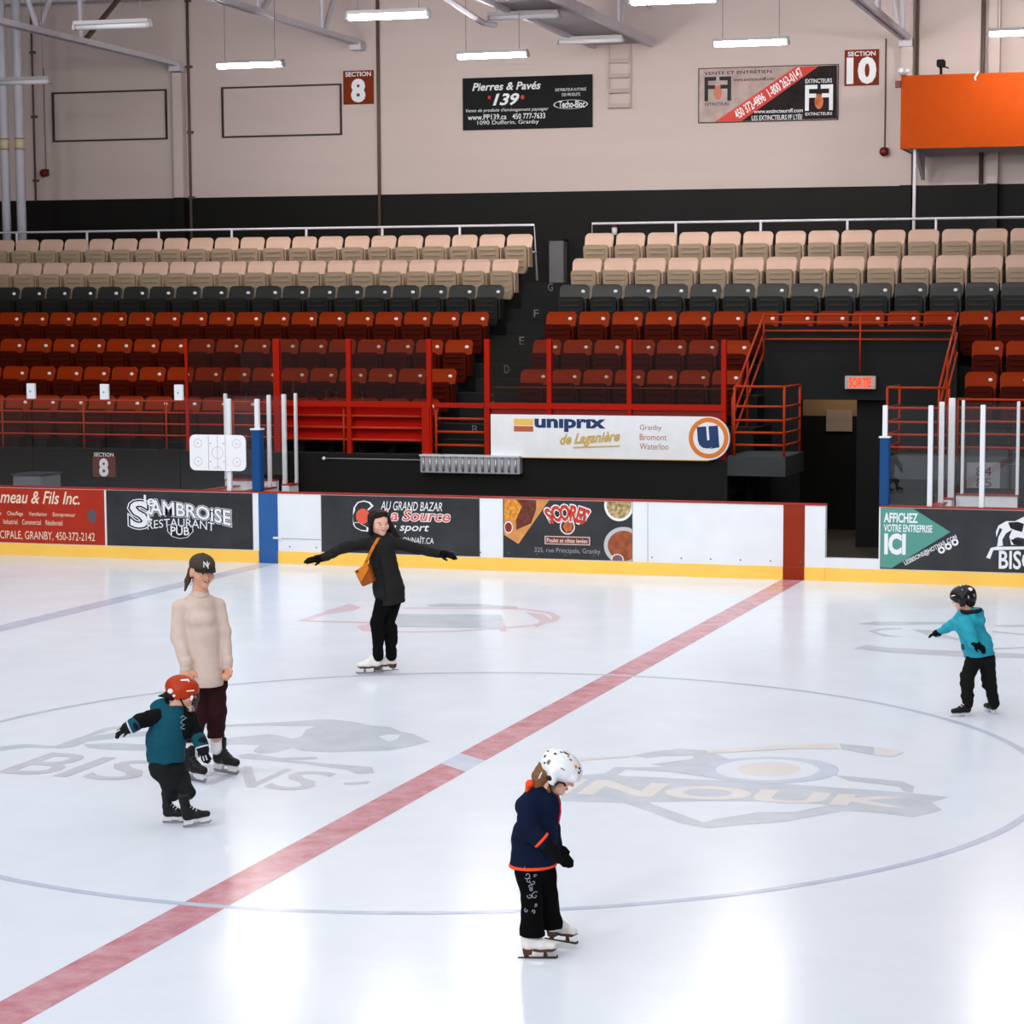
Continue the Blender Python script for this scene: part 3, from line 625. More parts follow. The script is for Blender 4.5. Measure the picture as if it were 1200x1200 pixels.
for s_, k, mt in (('VENTE ET ENTRETIEN', 'fft0', BLACKV), ('www.extincteursff.com', 'fft1', BLACKV), ('www.extincteursff.com', 'fft2', WHITEV), ('LES EXTINCTEURS FF LTÉE', 'fft3', WHITEV), ('EXTINCTEURS', 'fft4', BLACKV), ('EXTINCTEURS', 'fft5', WHITEV), ('EXTINCTEURS', 'fft6', WHITEV)):
    T(a, s_, k, WY, mt, d=.003, bold=.01)
qx = AD['ffph']; qa = math.atan2(.62, .95)*.97; qc, qz, ql, qh = (qx[0]+qx[2])/2, (qx[1]+qx[3])/2, (qx[2]-qx[0])/2, (qx[3]-qx[1])/2
for wd, s0, s1 in (('450 372-4896', -.98, -.12), ('1-800 263-0147', .0, .98)):
    mc = (s0+s1)/2*ql; hl = (s1-s0)/2*ql; cx, cz = qc+mc*math.cos(qa), qz+mc*math.sin(qa)
    lettering(a, wd, (cx-hl, cz-qh*.95, cx+hl, cz+qh*.95), WY-.004, WHITEV, bold=.02, rot=qa)
m = MB(); 
for q in ((b[0]-.015, b[1]-.015, b[2]+.015, b[1]), (b[0]-.015, b[3], b[2]+.015, b[3]+.015), (b[0]-.015, b[1], b[0], b[3]), (b[2], b[1], b[2]+.015, b[3])): m.box(q[0], WY-.01, q[1], q[2], WY+.035, q[3])
m.build('frame', M('dark frame', (60, 50, 48), .5), a)
# empty frames on the wall
FRM = M('dark frame')
for x0, x1, lab in ((-17.91, -15.32, 'empty thin dark rectangular frame on the wall at far left'), (-14.10, -11.51, 'empty thin dark rectangular frame beside the section 8 sign')):
    t = thing('wall_frame', lab, 'frame', ((x0+x1)/2, 24.97, 7.2))
    for q in ((x0, 7.2, x1, 7.23), (x0, 8.17, x1, 8.2), (x0, 7.23, x0+.03, 8.17), (x1-.03, 7.23, x1, 8.17)):
        MB().box(q[0], 24.95, q[1], q[2], 25, q[3]).build('frame_bar', FRM, t)
# exit sign
b = AD['exit']; t = thing('exit_sign', 'lit red SORTIE exit sign over the tunnel doorway', 'sign', ((b[0]+b[2])/2, TB-.1, b[1]))
MB().box(b[0], TB-.1, b[1], b[2], TB, b[3]).build('housing', M('exit housing', (176, 160, 158), .5), t, bevel=.006)
T(t, 'SORTIE', 'exitt', TB-.1, M('lit red letters', (255, 66, 22), .5, emit=1.0), bold=.05)
b = AD['s84']; a = banner('seat_sign', 'grey seat number sign on the front wall behind the right glass', b[0], b[1], b[2], b[3], FY-.02, M('grey sign', (120, 122, 124), .5), .018)
T(a, '84', 's84a', FY-.02, BLACKV); T(a, '85', 's84b', FY-.02, BLACKV)
# coach board with a rink diagram, hung on the glass
b = AD['wb']; t = thing('rink_diagram_board', 'white rounded board with hockey rink diagram hung on the glass', 'whiteboard', ((b[0]+b[2])/2, 13.25, b[1]))
def rrect(x0, z0, x1, z1, r, n=6):
    P = []
    for cx, cz, a in ((x1-r, z0+r, -PI/2), (x1-r, z1-r, 0), (x0+r, z1-r, PI/2), (x0+r, z0+r, PI)):
        P += [(cx+r*math.cos(a+PI/2*i/n), cz+r*math.sin(a+PI/2*i/n)) for i in range(n+1)]
    return P
MB().prism(rrect(b[0], b[1], b[2], b[3], .09), 13.222, 13.242).build('panel', M('white board', (234, 234, 238), .3), t)
m = MB(); w, h = b[2]-b[0], b[3]-b[1]; y = 13.22
for u, hw in ((.34, .004), (.5, .003), (.64, .004)): quad(m, [(b[0]+u*w-hw, b[1]+.01), (b[0]+u*w+hw, b[1]+.01), (b[0]+u*w+hw, b[3]-.01), (b[0]+u*w-hw, b[3]-.01)], y)
for u, v, r in ((.5, .5, .09), (.15, .25, .065), (.15, .76, .065), (.84, .25, .065), (.84, .76, .065)):
    ring_poly(m, b[0]+u*w, b[1]+v*h, r-.005, r, y, n=24); 
ring_poly(m, b[0]+.5*w, b[1]+.0*h+.005, .055, .06, y, n=12, a0=0, a1=PI)
m.build('diagram_lines', M('faint print', (168, 152, 160), .5), t)
m = MB()
for u, v in ((.15, .25), (.15, .76), (.84, .25), (.84, .76), (.37, .25), (.37, .76), (.61, .25), (.61, .76)): quad(m, disc(b[0]+u*w, b[1]+v*h, .009, n=8), y-.0005)
m.build('diagram_spots', M('spot print', (92, 78, 92), .5), t)
# infrared heater under the sign
b = AD['heater']; t = thing('radiant_heater', 'ribbed silver metal heater under the left end of the white sign', 'heater', ((b[0]+b[2])/2, FY, b[1]))
MB().box(b[0], FY-.16, b[1], b[2], FY, b[3]).build('housing', GALV, t, bevel=.01)
n = 15
for i in range(n):
    x = b[0]+.06+(b[2]-b[0]-.12)*i/(n-1)
    MB().tube([(x, FY-.165, b[1]+.03), (x, FY-.18, b[1]+.13), (x, FY-.165, b[3]-.03)], .02, 6).build('fin', GALV, t, smooth=True)
MB().box(b[0], FY-.2, b[3]-.02, b[2], FY, b[3]+.006).build('top_plate', M('bright galvanised', (214, 214, 218), .3, metal=.4), t)
t = thing('conduit', 'thin grey conduit along the black wall left of the heater', 'pipe', (-7.4, FY-.03, 1.42))
MB().tube([(-7.72, FY-.012, 1.42), (-6.15, FY-.012, 1.42)], .012, 6).build('tube', GREYST, t, smooth=True)
MB().ellipsoid((-7.74, FY-.03, 1.42), (.03, .03, .03), 8, 6).build('cap', ALU, t, smooth=True)

# ---------------------------------------------------------------- rink glass
GY, GT = 13.29, 2.39
def pane(x0, x1, y0, y1, z0, z1, label, mat=None, group=None):
    d = Vector((x1-x0, y1-y0)); n = Vector((-d.y, d.x)).normalized()*.006
    o = MB().prism([(x0-n.x, y0-n.y), (x1-n.x, y1-n.y), (x1+n.x, y1+n.y), (x0+n.x, y0+n.y)], z0, z1, 'z').build('safety_glass', mat or RINKGLASS)
    return tag(o, label, 'rink glass', group)
seams = [-14.1, -12.88, -11.655, -10.43, -9.214, -8.42]
nm = ['fourth', 'third', 'second', 'first']
for a_, b_, lab in ((-14.1, -12.88, 'clear rink glass pane at the far left edge above the red banner'), (-12.88, -11.655, 'clear rink glass pane above the middle of the red banner'), (-11.655, -10.43, 'clear rink glass pane in front of the low section 8 sign'),
                    (-10.43, -9.214, 'clear rink glass pane left of the hung rink diagram board'), (-9.214, -8.44, 'clear rink glass pane behind the rink diagram board'), (-8.40, -7.98, 'narrow clear rink glass pane beside the left blue padded post')):
    pane(a_+.006, b_-.006, GY, GY, BT, GT, lab)
for x, lab in ((-12.88, 'white clip on the glass seam at the left photo edge'), (-11.655, 'white glass clip above the red banner, leftmost in view'), (-10.43, 'white glass clip above the joint of red and black banners'), (-9.214, 'white glass clip above the left end of the diagram board')):
    t = thing('glass_clip', lab, 'clip', (x, GY, GT))
    MB().box(x-.065, GY-.03, GT-.03, x+.065, GY+.03, GT+.2).build('plate', ALU, t, bevel=.006)
    MB().ellipsoid((x, GY-.032, GT+.08), (.014, .008, .014), 8, 6).build('bolt', GREYST, t)
def stanchion(x, y, z0, z1, label, w=.033, base=False):
    t = thing('stanchion', label, 'post', (x, y, z0))
    MB().box(x-w, y-.03, z0, x+w, y+.03, z1).build('post', ALU, t, bevel=.006)
    MB().box(x-w, y-.035, z0, x+w, y-.03, z0+.05).build('bolt_plate', ALU, t)
    return t
stanchion(-8.42, GY, BT, GT, 'white glass post on the boards beside the rink diagram board')
t = stanchion(-7.965, GY, BT, GT, 'glass post in tall blue padding at the left end of the bench', base=False)
MB().box(-8.035, GY-.075, BT, -7.895, GY+.06, 1.94).build('pad', PADBLUE, t, bevel=.012)['label'] = 'blue foam pad'
MB().box(-8.045, GY-.085, 1.94, -7.885, GY+.07, 1.965).build('pad_cap', ALU, t)
# left bench end : return walls with glass
def low_wall(x0, y0, x1, y1, label, th=.06, zt=1.04):
    d = Vector((x1-x0, y1-y0)); n = Vector((-d.y, d.x)).normalized()*th
    P = lambda s: [(x0-n.x*s, y0-n.y*s), (x1-n.x*s, y1-n.y*s), (x1+n.x*s, y1+n.y*s), (x0+n.x*s, y0+n.y*s)]
    t = thing('return_board', label, 'rink board', ((x0+x1)/2, (y0+y1)/2, 0))
    MB().prism(P(1), 0, zt-.02, 'z').build('panel', WHITEP, t); MB().prism(P(1.25), zt-.02, zt, 'z').build('cap_rail', CAPRED, t)
low_wall(-8.2, 13.46, -8.2, 14.28, 'white return board behind the left blue padded post')
low_wall(-8.2, 14.75, -8.2, 15.1, 'short white return board against the black wall at left')
low_wall(-9.3, 15.0, -8.45, 15.0, 'white low board behind the rink diagram board', zt=1.09)
low_wall(-9.1, 13.46, -9.1, 14.9, 'white low return board seen through the left glass', zt=1.0)
stanchion(-8.2, 14.2, 1.04, 2.42, 'white post behind the blue padded post, first of the bench end', .025)
stanchion(-8.25, 14.85, 1.04, 2.41, 'second white post of the left bench end, by the red post', .03)
stanchion(-8.16, 15.08, 1.04, 2.42, 'rearmost thin white post of the left bench end', .02)
stanchion(-9.25, 14.9, 1.09, 2.41, 'thin white post behind the glass left of the diagram board', .022)
pane(-8.2, -8.2, 13.4, 14.18, 1.04, 2.38, 'clear glass pane between the blue padded post and the bench end')
pane(-9.24, -8.3, 14.95, 14.95, 1.09, 2.38, 'clear glass pane in front of the black wall behind the diagram board')
# right
for a_, b_, lab in ((1.26, 1.83, 'clear rink glass pane beside the right blue padded post'), (1.87, 2.52, 'clear rink glass pane between two white posts at right'), (2.56, 3.75, 'clear rink glass pane at the right photo edge')):
    pane(a_, b_, GY, GY, BT, GT, lab)
t = stanchion(1.235, GY, BT, GT, 'glass post in tall blue padding at the right side of the gate', base=False)
MB().box(1.175, GY-.075, BT, 1.305, GY+.06, 1.955).build('pad', PADBLUE, t, bevel=.012)['label'] = 'blue foam pad'
MB().box(1.165, GY-.085, 1.955, 1.315, GY+.07, 1.975).build('pad_cap', ALU, t)
stanchion(1.848, GY, BT, 2.395, 'white glass post on the boards, second from the gate')
stanchion(2.54, GY, BT, 2.41, 'white glass post on the boards above the bison banner')
stanchion(3.77, GY, BT, 2.41, 'white glass post on the boards beyond the right photo edge')
stanchion(1.9, 14.0, 1.04, 2.42, 'white post set back behind the second glass post at right', .035)
stanchion(1.91, 15.0, 1.04, 2.44, 'thick white corner post at the rear of the right penalty box', .045)
stanchion(1.915, 15.09, 2.3, 2.66, 'thin white rod rising above the rear corner post', .016, base=False) if False else None
stanchion(2.06, 15.05, 1.09, 2.41, 'thin white post beside the rear corner post at right', .022)
stanchion(2.83, 15.05, 1.09, 2.40, 'thin white rear post near the right photo edge', .022)
low_wall(1.9, 13.46, 1.9, 14.15, 'white return board behind the second glass post at right')
low_wall(1.9, 14.7, 1.9, 15.0, 'short white return board at the rear corner of the right box')
low_wall(1.98, 15.05, 2.84, 15.05, 'white low board in front of the grey seat number sign', zt=1.09)
pane(1.9, 1.9, 13.4, 14.95, 1.04, 2.38, 'clear side glass pane of the right box')
pane(2.08, 2.82, 15.05, 15.05, 1.09, 2.38, 'clear rear glass pane in front of the grey seat number sign')
t = thing('storage_box', 'pale grey box behind the boards left of the low section 8 sign', 'box', (-12.37, 14.6, 0))
MB().box(-12.62, 14.3, 0, -12.125, 14.9, 1.13).build('body', M('grey box', (112, 116, 122), .5), t, bevel=.01)
MB().box(-12.64, 14.28, 1.13, -12.105, 14.92, 1.15).build('lid', M('grey box lid', (60, 62, 64), .5), t)

# ---------------------------------------------------------------- red guard rails
def rail_run(name, label, rails, posts, mat=ORAIL, r=.018, cat='railing'):
    p = rails[0][0] if rails else posts[0][0]
    t = thing(name, label, cat, p)
    for q in rails: MB().tube(q, r, 8).build('rail', mat, t, smooth=True)
    for q in posts: MB().tube(q, r*1.05, 8).build('post', mat, t, smooth=True)
    return t
G0 = 1.5
zs = (1.73, 1.91, 2.09, 2.27)
rail_run('guard_rail', 'long red four-bar guard rail on the black wall at far left', [[(-17, 15.26, z), (-10.12, 15.26, z)] for z in zs], [[(x, 15.26, 1.5), (x, 15.26, 2.28)] for x in (-16.3, -14.83, -13.36, -11.9, -10.45)], r=.013)
def barrier(label, posts, beam, panes, rails=(), mids=(), glassmat=GUARDGLASS, top=3.25):
    t = thing('glass_barrier', label, 'barrier', (posts[0][0], 15.26, 1.5))
    for q, r_ in rails: MB().tube(q, r_, 8).build('rail', ORAIL, t, smooth=True)
    for q in mids: MB().tube(q, .018, 8).build('rail_post', ORAIL, t, smooth=True)
    for x, w in posts: MB().box(x-w, 15.22, 1.5, x+w, 15.22+2*w, top).build('post', REDRAIL, t)
    for x0, x1 in beam: MB().box(x0, 15.21, 2.215, x1, 15.29, 2.30).build('beam', REDRAIL, t)
    for x0, x1 in panes: MB().box(x0, 15.245, 2.30, x1, 15.257, 3.23).build('pane', glassmat, t)
    return t
barrier('red posts and glass guard left of the aisle stairs', ((-10.07, .02), (-8.54, .05), (-7.34, .035), (-6.03, .035)), ((-8.5, -6.0),), ((-10.05, -8.59), (-8.49, -7.375), (-7.305, -6.065)),
        [([(-10.07, 15.26, z), (-8.58, 15.26, z)], .014) for z in zs]+[([(-8.47, 15.26, z), (-6.1, 15.26, z)], .018) for z in (2.075, 1.895, 1.71)], [[(-9.3, 15.26, 1.5), (-9.3, 15.26, 2.28)], [(-7.44, 15.26, 1.5), (-7.44, 15.26, 2.22)]])
barrier('red posts and glass guard above the white sponsor sign', ((-5.1, .04), (-4.12, .035), (-2.88, .035), (-1.45, .035)), ((-5.1, -1.41),), ((-5.06, -4.155), (-4.085, -2.915), (-2.845, -1.485)))
# slatted red boards behind the left rail
t = thing('slatted_panel', 'bright red slatted panel below the left glass guard', 'panel', (-7.2, 15.34, 1.7))
for i, z in enumerate((2.05, 1.87, 1.69)):
    MB().prism([(15.31, z), (15.40, z+.165), (15.43, z+.165), (15.34, z)], -8.47, -6.1, 'x').build('slat', REDPANEL, t)
t = thing('gate_post', 'thick red post left of the aisle gate', 'post', (-6.06, 15.24, 1.45)); MB().box(-6.14, 15.2, 1.5, -6.02, 15.3, 2.22).build('post', REDRAIL, t)
sg = rail_run('stair_gate', 'red three-bar gate at the foot of the aisle stairs', [[(-5.95, 15.26, z), (-5.13, 15.26, z)] for z in (2.05, 1.85, 1.65)], [[(x, 15.26, 1.5), (x, 15.26, 2.22)] for x in (-5.93, -5.14)], cat='gate')
MB().box(-5.95, 15.22, 2.22, -5.15, 15.28, 2.29).build('beam', REDRAIL, sg)
# red boards behind the white sign
t = thing('fascia_board', 'dark red board above the white sponsor sign', 'panel', (-3.2, 15.3, 2.1))
for x0, x1 in ((-5.05, -4.1), (-4.09, -2.9), (-2.87, -1.46)): MB().box(x0, 15.29, 1.6, x1, 15.33, 2.21).build('board', M('dark red board', (150, 30, 10), .45, var=.1), t)
# landing rails
rail_run('landing_rail', 'orange five-bar railing round the left landing of the exit', [[(-1.29, 15.24, z), (-.55, 15.24, z), (-.55, 16.4, z)] for z in (1.72, 1.9, 2.08, 2.28, 2.57)], [[(x, y, 1.56), (x, y, 2.57)] for x, y in ((-1.29, 15.24), (-.55, 15.24), (-.55, 16.4))])
rail_run('landing_rail', 'orange five-bar railing on the right landing of the exit', [[(.95, 16.4, z), (.95, 15.24, z), (1.83, 15.24, z)] for z in (1.72, 1.9, 2.08, 2.28, 2.57)], [[(x, y, 1.56), (x, y, 2.57)] for x, y in ((.95, 15.24), (1.83, 15.24), (.95, 16.4))])
rail_run('guard_rail', 'long orange guard rail at right in front of the red seats', [[(1.95, 15.3, z), (8, 15.3, z)] for z in (1.73, 1.92, 2.1, 2.29, 2.41)], [[(x, 15.3, 1.5), (x, 15.3, 2.41)] for x in (1.95, 3.4, 4.9, 6.4)])
# rails down each side of the exit opening and across its top
YT = 17.75
rail_run('opening_rail', 'orange four-bar rail across the top of the exit opening', [[(-1.4, YT, z), (1.58, YT, z)] for z in (3.24, 3.37, 3.5, 3.62)][::-1], [[(-1.4, YT, 2.9), (-1.4, YT, 3.62)], [(.12, YT, 2.75), (.12, YT, 3.62)], [(1.58, YT, 2.9), (1.58, YT, 3.62)]], r=.014)
rail_run('opening_rail', 'sloping orange side rails left of the exit opening', [[(-1.4, YT, 3.62-d), (-1.4, 15.6, 2.4-d)] for d in (0, .3, .6)], [[(-1.4, 15.6, 1.5), (-1.4, 15.6, 2.4)], [(-1.4, 16.6, 1.9), (-1.4, 16.6, 2.97)]], r=.018)
rail_run('opening_rail', 'sloping orange side rails right of the exit opening', [[(1.6, YT+.1, 3.64-d), (1.6, 15.9, 2.55-d)] for d in (0, .3, .6)], [[(1.6, 15.9, 1.5), (1.6, 15.9, 2.55)], [(1.6, 16.8, 1.9), (1.6, 16.8, 3.05)]], r=.018)
# upper white rails
rail_run('top_rail', 'white pipe railing along the top row left of the stairs', [[(-25, 21.7, 5.2), (-6.45, 21.7, 5.235), (-6.4, 21.7, 4.25)]], [[(x, 21.7, 4.2), (x, 21.7, 5.22)] for x in np.arange(-7.86, -25, -1.5)]+[[(-6.42, 21.7, 4.75), (-6.5, 21.45, 4.75)]], STEELW, .022)
rail_run('top_rail', 'white pipe railing along the top row right of the stairs', [[(-5.37, 21.7, 4.25), (-5.37, 21.7, 5.245), (9, 21.7, 5.27)]], [[(x, 21.7, 4.2), (x, 21.7, 5.25)] for x in np.arange(-3.84, 9, 1.52)], STEELW, .022)
rail_run('hand_rail', 'thin dark rail at the bottom of the aisle behind the glass', [[(-5.32, 16.2, 1.5), (-5.32, 16.2, 2.5), (-1.5, 16.2, 2.5)]], [], M('dark red rail', (100, 36, 20), .5), .014)

# ---------------------------------------------------------------- back wall fittings
for x, lab, r in ((-17.43, 'left fat white pipe beside the stands at far left', .085), (-17.1, 'right fat white pipe beside the stands at far left', .09)):
    t = thing('drain_pipe', lab, 'pipe', (x, 22.3, 4.19))
    MB().tube([(x, 22.3, 4.19), (x, 22.3, 9.1), (x-.02, 22.3, 11)], r, 16).build('pipe', M('pipe paint', (196, 192, 202), .3), t, smooth=True)
    MB().tube([(x, 22.3, 6.86), (x, 22.3, 7.02)], r+.004, 16).build('label_band', M('cream label', (206, 194, 160), .5), t, smooth=True)
    for z in (6.84, 7.04): MB().tube([(x, 22.3, z-.012), (x, 22.3, z+.012)], r+.008, 16).build('stripe', M('olive stripe', (150, 130, 60), .5), t, smooth=True)
def conduit(x, z0, z1, lab, r=.02, mat=GREYST, clips=True):
    t = thing('conduit', lab, 'pipe', (x, 24.94, z0))
    MB().tube([(x, 24.993-r, z0), (x, 24.993-r, z1)], r, 8).build('tube', mat, t, smooth=True)
    if clips:
        for z in np.arange(z0+.4, z1, 1.3): MB().box(x-.05, 24.95, z, x+.08, 24.996, z+.05).build('clip', mat, t)
DKC = M('brown conduit', (92, 76, 68), .5)
conduit(-14.82, 4.3, 10.0, 'dark conduit down the wall right of the left frame', .03, DKC)
conduit(-18.35, 6.0, 11, 'dark conduit at far left behind the fat pipes', .02, DKC)
conduit(-10.72, 4.3, 11, 'dark conduit down the wall right of section 8 sign', .035, DKC, False)
conduit(-.12, 7.88, 11, 'dark conduit above the left end of the orange box', .03, DKC, False)
conduit(1.08, 6.03, 11, 'dark conduit behind the middle of the orange box', .04, DKC, False)
for x, lab, z0, z1 in ((-18.1, 'dark red fire alarm bell on the wall at far left', 6.57, 8.7), (-.70, 'dark red fire alarm bell under section 10 sign', 6.64, 8.7)):
    t = thing('fire_alarm', lab, 'alarm', (x, 24.95, z0))
    MB().tube([(x, 24.982, z0), (x, 24.982, z1)], .014, 6).build('cable_pipe', M('pale conduit', (150, 136, 128), .5) if x < -5 else DKC, t, smooth=True)
    MB().box(x-.07, 24.9, z0-.06, x+.07, 24.996, z0+.08).build('back_box', M('alarm red', (96, 18, 14), .4), t, bevel=.01)
    MB().ellipsoid((x, 24.88, z0), (.085, .05, .085), 14, 8).build('gong', M('alarm red'), t, smooth=True)
t = thing('wall_cabinet', 'narrow grey cabinet on the black wall at the top of the stairs', 'cabinet', (-6.98, 24.8, 4.19))
MB().box(-7.13, 24.7, 4.19, -6.84, 24.95, 5.07).build('body', M('grey cabinet', (104, 102, 104), .5), t, bevel=.01)
MB().box(-7.14, 24.69, 5.07, -6.83, 24.96, 5.1).build('top', BLACKW, t)
t = thing('canister', 'small white canister with red cap behind the top row', 'canister', (-5.9, 24.85, 5.15))
MB().tube([(-5.86, 24.85, 5.17), (-5.86, 24.85, 5.31)], .055, 12).build('body', ALU, t, smooth=True)
MB().tube([(-5.86, 24.85, 5.31), (-5.86, 24.85, 5.38)], [.05, .03], 12).build('cap', M('alarm red'), t, smooth=True)
MB().box(-5.95, 24.8, 5.13, -5.77, 24.996, 5.17).build('bracket', BLACKW, t)
# ladder
t = thing('wall_ladder', 'pale wall ladder hanging below the roof catwalk', 'ladder', (-5.79, 24.9, 7.6))
for x in (-6.0, -5.58): MB().tube([(x, 24.9, 7.55), (x, 24.9, 8.75)], .016, 6).build('side_rail', WALLP, t)
for z in (7.62, 7.9, 8.18, 8.46): MB().box(-6.0, 24.86, z-.05, -5.58, 24.92, z+.03).build('rung', M('rung', (176, 160, 152), .5), t)
# orange press box
OY = 23.6
OB = M('orange box paint', (164, 62, 2), .6, spec=.08, var=.04)
t = thing('press_box', 'large orange press box hung on the wall at upper right', 'booth', (2.9, 24.3, 6.58))
MB().box(-.2, OY, 6.585, 6, OY+.08, 7.87).build('front_panel', OB, t)
MB().box(-.2, OY+.08, 6.585, -.12, 24.78, 7.87).build('side_panel', OB, t)
MB().box(-.12, OY+.08, 6.585, 6, 24.78, 6.66).build('floor', STEELW, t)
MB().prism([(OY+.1, 6.58), (24.77, 6.58), (24.77, 6.1)], .02, .08, 'x').build('bracket', STEELW, t)
MB().prism([(OY+.1, 6.58), (24.77, 6.58), (24.77, 6.1)], 3.0, 3.06, 'x').build('bracket', STEELW, t)
t = thing('support_post', 'thin white post standing under the orange press box', 'post', (.05, 23.6, 4.19)); MB().tube([(.05, 23.68, 4.19), (.05, 23.68, 6.58)], .03, 8).build('post', STEELW, t, smooth=True)
t = thing('camera_mount', 'small black camera on top of the orange press box', 'camera', (.51, 23.65, 7.87))
MB().tube([(.5, 23.65, 7.87), (.5, 23.65, 8.02)], .025, 8).build('stem', DARK, t)
MB().box(.43, 23.55, 8.0, .57, 23.75, 8.13).build('body', DARK, t, bevel=.015)
MB().tube([(.5, 23.65, 8.02), (.64, 23.62, 7.98)], .015, 6).build('handle', DARK, t)
t = thing('spotlight', 'small grey spotlight at the left top corner of the orange box', 'lamp', (-.15, 23.6, 7.87))
MB().box(-.2, 23.5, 7.87, -.1, 23.6, 7.9).build('arm', GREYST, t); MB().ellipsoid((-.19, 23.52, 7.95), (.06, .06, .06), 10, 8).build('head', ALU, t, smooth=True)
MB().ellipsoid((-.07, 23.52, 7.95), (.05, .06, .05), 10, 8).build('head', ALU, t, smooth=True)
MB().box(-.3, 23.56, 7.66, -.2, 23.66, 7.78).build('junction_box', M('alarm red'), t)
t = thing('hook', 'bent pale strap hanging over the top edge of the orange box', 'strap', (1.13, 23.58, 7.88))
MB().tube([(1.15, 23.6, 7.9), (1.15, 23.57, 7.86), (1.11, 23.57, 7.8), (1.12, 23.57, 7.74)], .02, 6).build('strap', STEELW, t, smooth=True)

# ---------------------------------------------------------------- roof steel
t = thing('roof_beam', 'pale horizontal eave beam high along the back wall', 'beam', (-12, 24.6, 10))
MB().box(-26, 24.5, 9.95, -8.5, 24.75, 10.2).build('beam', STEELW, t)
def truss(x, y_end, z, lab, plan):
    t = thing('roof_truss', lab, 'truss', (x, y_end, z))
    m = MB()
    for dx in (-.06, .06): m.box(x+dx-.03, 8, z-.04, x+dx+.03, y_end, z+.06)
    m.build('bottom_chord', STEELW, t)
    MB().box(x-.06, 8, 11.0, x+.06, y_end, 11.15).build('top_chord', STEELW, t)
    for y0, y1, dark in plan:
        MB().tube([(x, y0, z), (x, y1, 11.05)], .05, 8).build('web', DKC if dark else STEELW, t)
    MB().box(x-.12, y_end-.1, z-.14, x+.12, y_end+.12, z-.0).build('bearing_plate', STEELW, t)
truss(-15.0, 24.8, 8.66, 'white steel roof truss ending at the wall left of the left conduit', ((19.5, 18.0, 0), (21.1, 24.5, 1), (21.0, 21.0, 0), (19.5, 21.2, 0), (17.5, 17.5, 0), (14, 17.3, 0)))
truss(-11.1, 24.8, 8.95, 'white steel roof truss ending above the section 8 sign', ((23.2, 24.7, 0), (23.1, 23.1, 0), (20.4, 23.0, 0), (20.3, 20.3, 0), (18, 20.2, 0)))
truss(-.3, 24.8, 8.66, 'white steel roof truss ending above the orange press box', ((23.8, 21.8, 0), (24.3, 24.6, 0), (21.6, 21.6, 0), (19.5, 21.5, 0)))
t = thing('roof_catwalk', 'grey flat-bottomed catwalk below the roof above the black banner', 'catwalk', (-5.7, 20, 8.68))
MB().box(-6.2, 12, 8.75, -5.15, 24.8, 8.80).build('deck', M('catwalk deck', (150, 146, 152), .5), t)
for x in (-6.25, -5.12): MB().box(x-.04, 12, 8.68, x+.04, 24.8, 8.84).build('edge_beam', STEELW, t)
for x in (-6.25, -5.12):
    for y in (15, 17.5, 20, 22.5): MB().tube([(x, y, 8.8), (x, y, 12)], .035, 6).build('hanger', STEELW, t)
    MB().tube([(x, 12, 9.4), (x, 24.7, 9.4)], .025, 6).build('side_rail', STEELW, t)
for x0, y0, x1, y1 in ((-5.12, 22.6, -5.12, 24.0),): MB().tube([(x0, y0, 8.8), (x1, y1, 11)], .05, 6).build('brace', STEELW, t)
t = thing('catwalk_support', 'white square frame under the left side of the catwalk', 'frame', (-6.5, 19.8, 8.6))
MB().tube([(-6.62, 17, 8.72), (-6.62, 19.5, 8.5), (-6.5, 19.8, 8.5)], .05, 6).build('arm', STEELW, t)

# ---------------------------------------------------------------- fluorescent lamps
LIT = M('lit tube', (255, 250, 244), .4, emit=LAMP); OFF = M('unlit tube', (206, 202, 206), .4); HOUS = M('lamp housing', (170, 164, 164), .5)
def lamp(x, y, z, lit, lab, L=1.24, up=None):
    t = thing('fluorescent_lamp', lab, 'lamp', (x, y, z))
    MB().box(x-L/2, y-.07, z+.03, x+L/2, y+.07, z+.085).build('housing', HOUS, t)
    MB().tube([(x-L/2+.03, y, z-.0), (x+L/2-.03, y, z-.0)], .048, 10).build('tube', LIT if lit else OFF, t, smooth=True)
    for s in (-1, 1): MB().box(x+s*L/2-.02, y-.06, z-.04, x+s*L/2+.02, y+.06, z+.03).build('end_cap', HOUS, t)
    top = up or 12
    for s in (-.38, .38): MB().tube([(x+s*L, y, z+.08), (x+s*L, y, top)], .006, 5).build('hanger', GREYST, t)
lamp(-10.9, 19.5, 7.94, 1, 'lit tube lamp above the right empty wall frame')
lamp(-6.46, 19.5, 7.96, 1, 'lit tube lamp above the black paving banner')
lamp(-2.05, 19.6, 8.03, 1, 'lit tube lamp above the banner with the red diagonal')
lamp(2.15, 21.9, 8.33, 1, 'lit tube lamp above the orange press box')
lamp(-6.1, 13.9, 7.87, 1, 'lit tube lamp at the top edge left of the catwalk')
lamp(-1.9, 14.0, 7.94, 1, 'lit tube lamp at the top edge right of the catwalk')
lamp(-10.66, 14.2, 7.93, 0, 'unlit tube lamp hanging before the left truss')
lamp(-15.4, 19.5, 7.78, 0, 'unlit tube lamp at the far left in front of the fat pipes')
lamp(-6.0, 19.77, 8.62, 0, 'unlit tube fixture under the near part of the catwalk', up=8.75)
lamp(-5.85, 23.2, 8.62, 0, 'unlit tube fixture under the wall end of the catwalk', up=8.75)

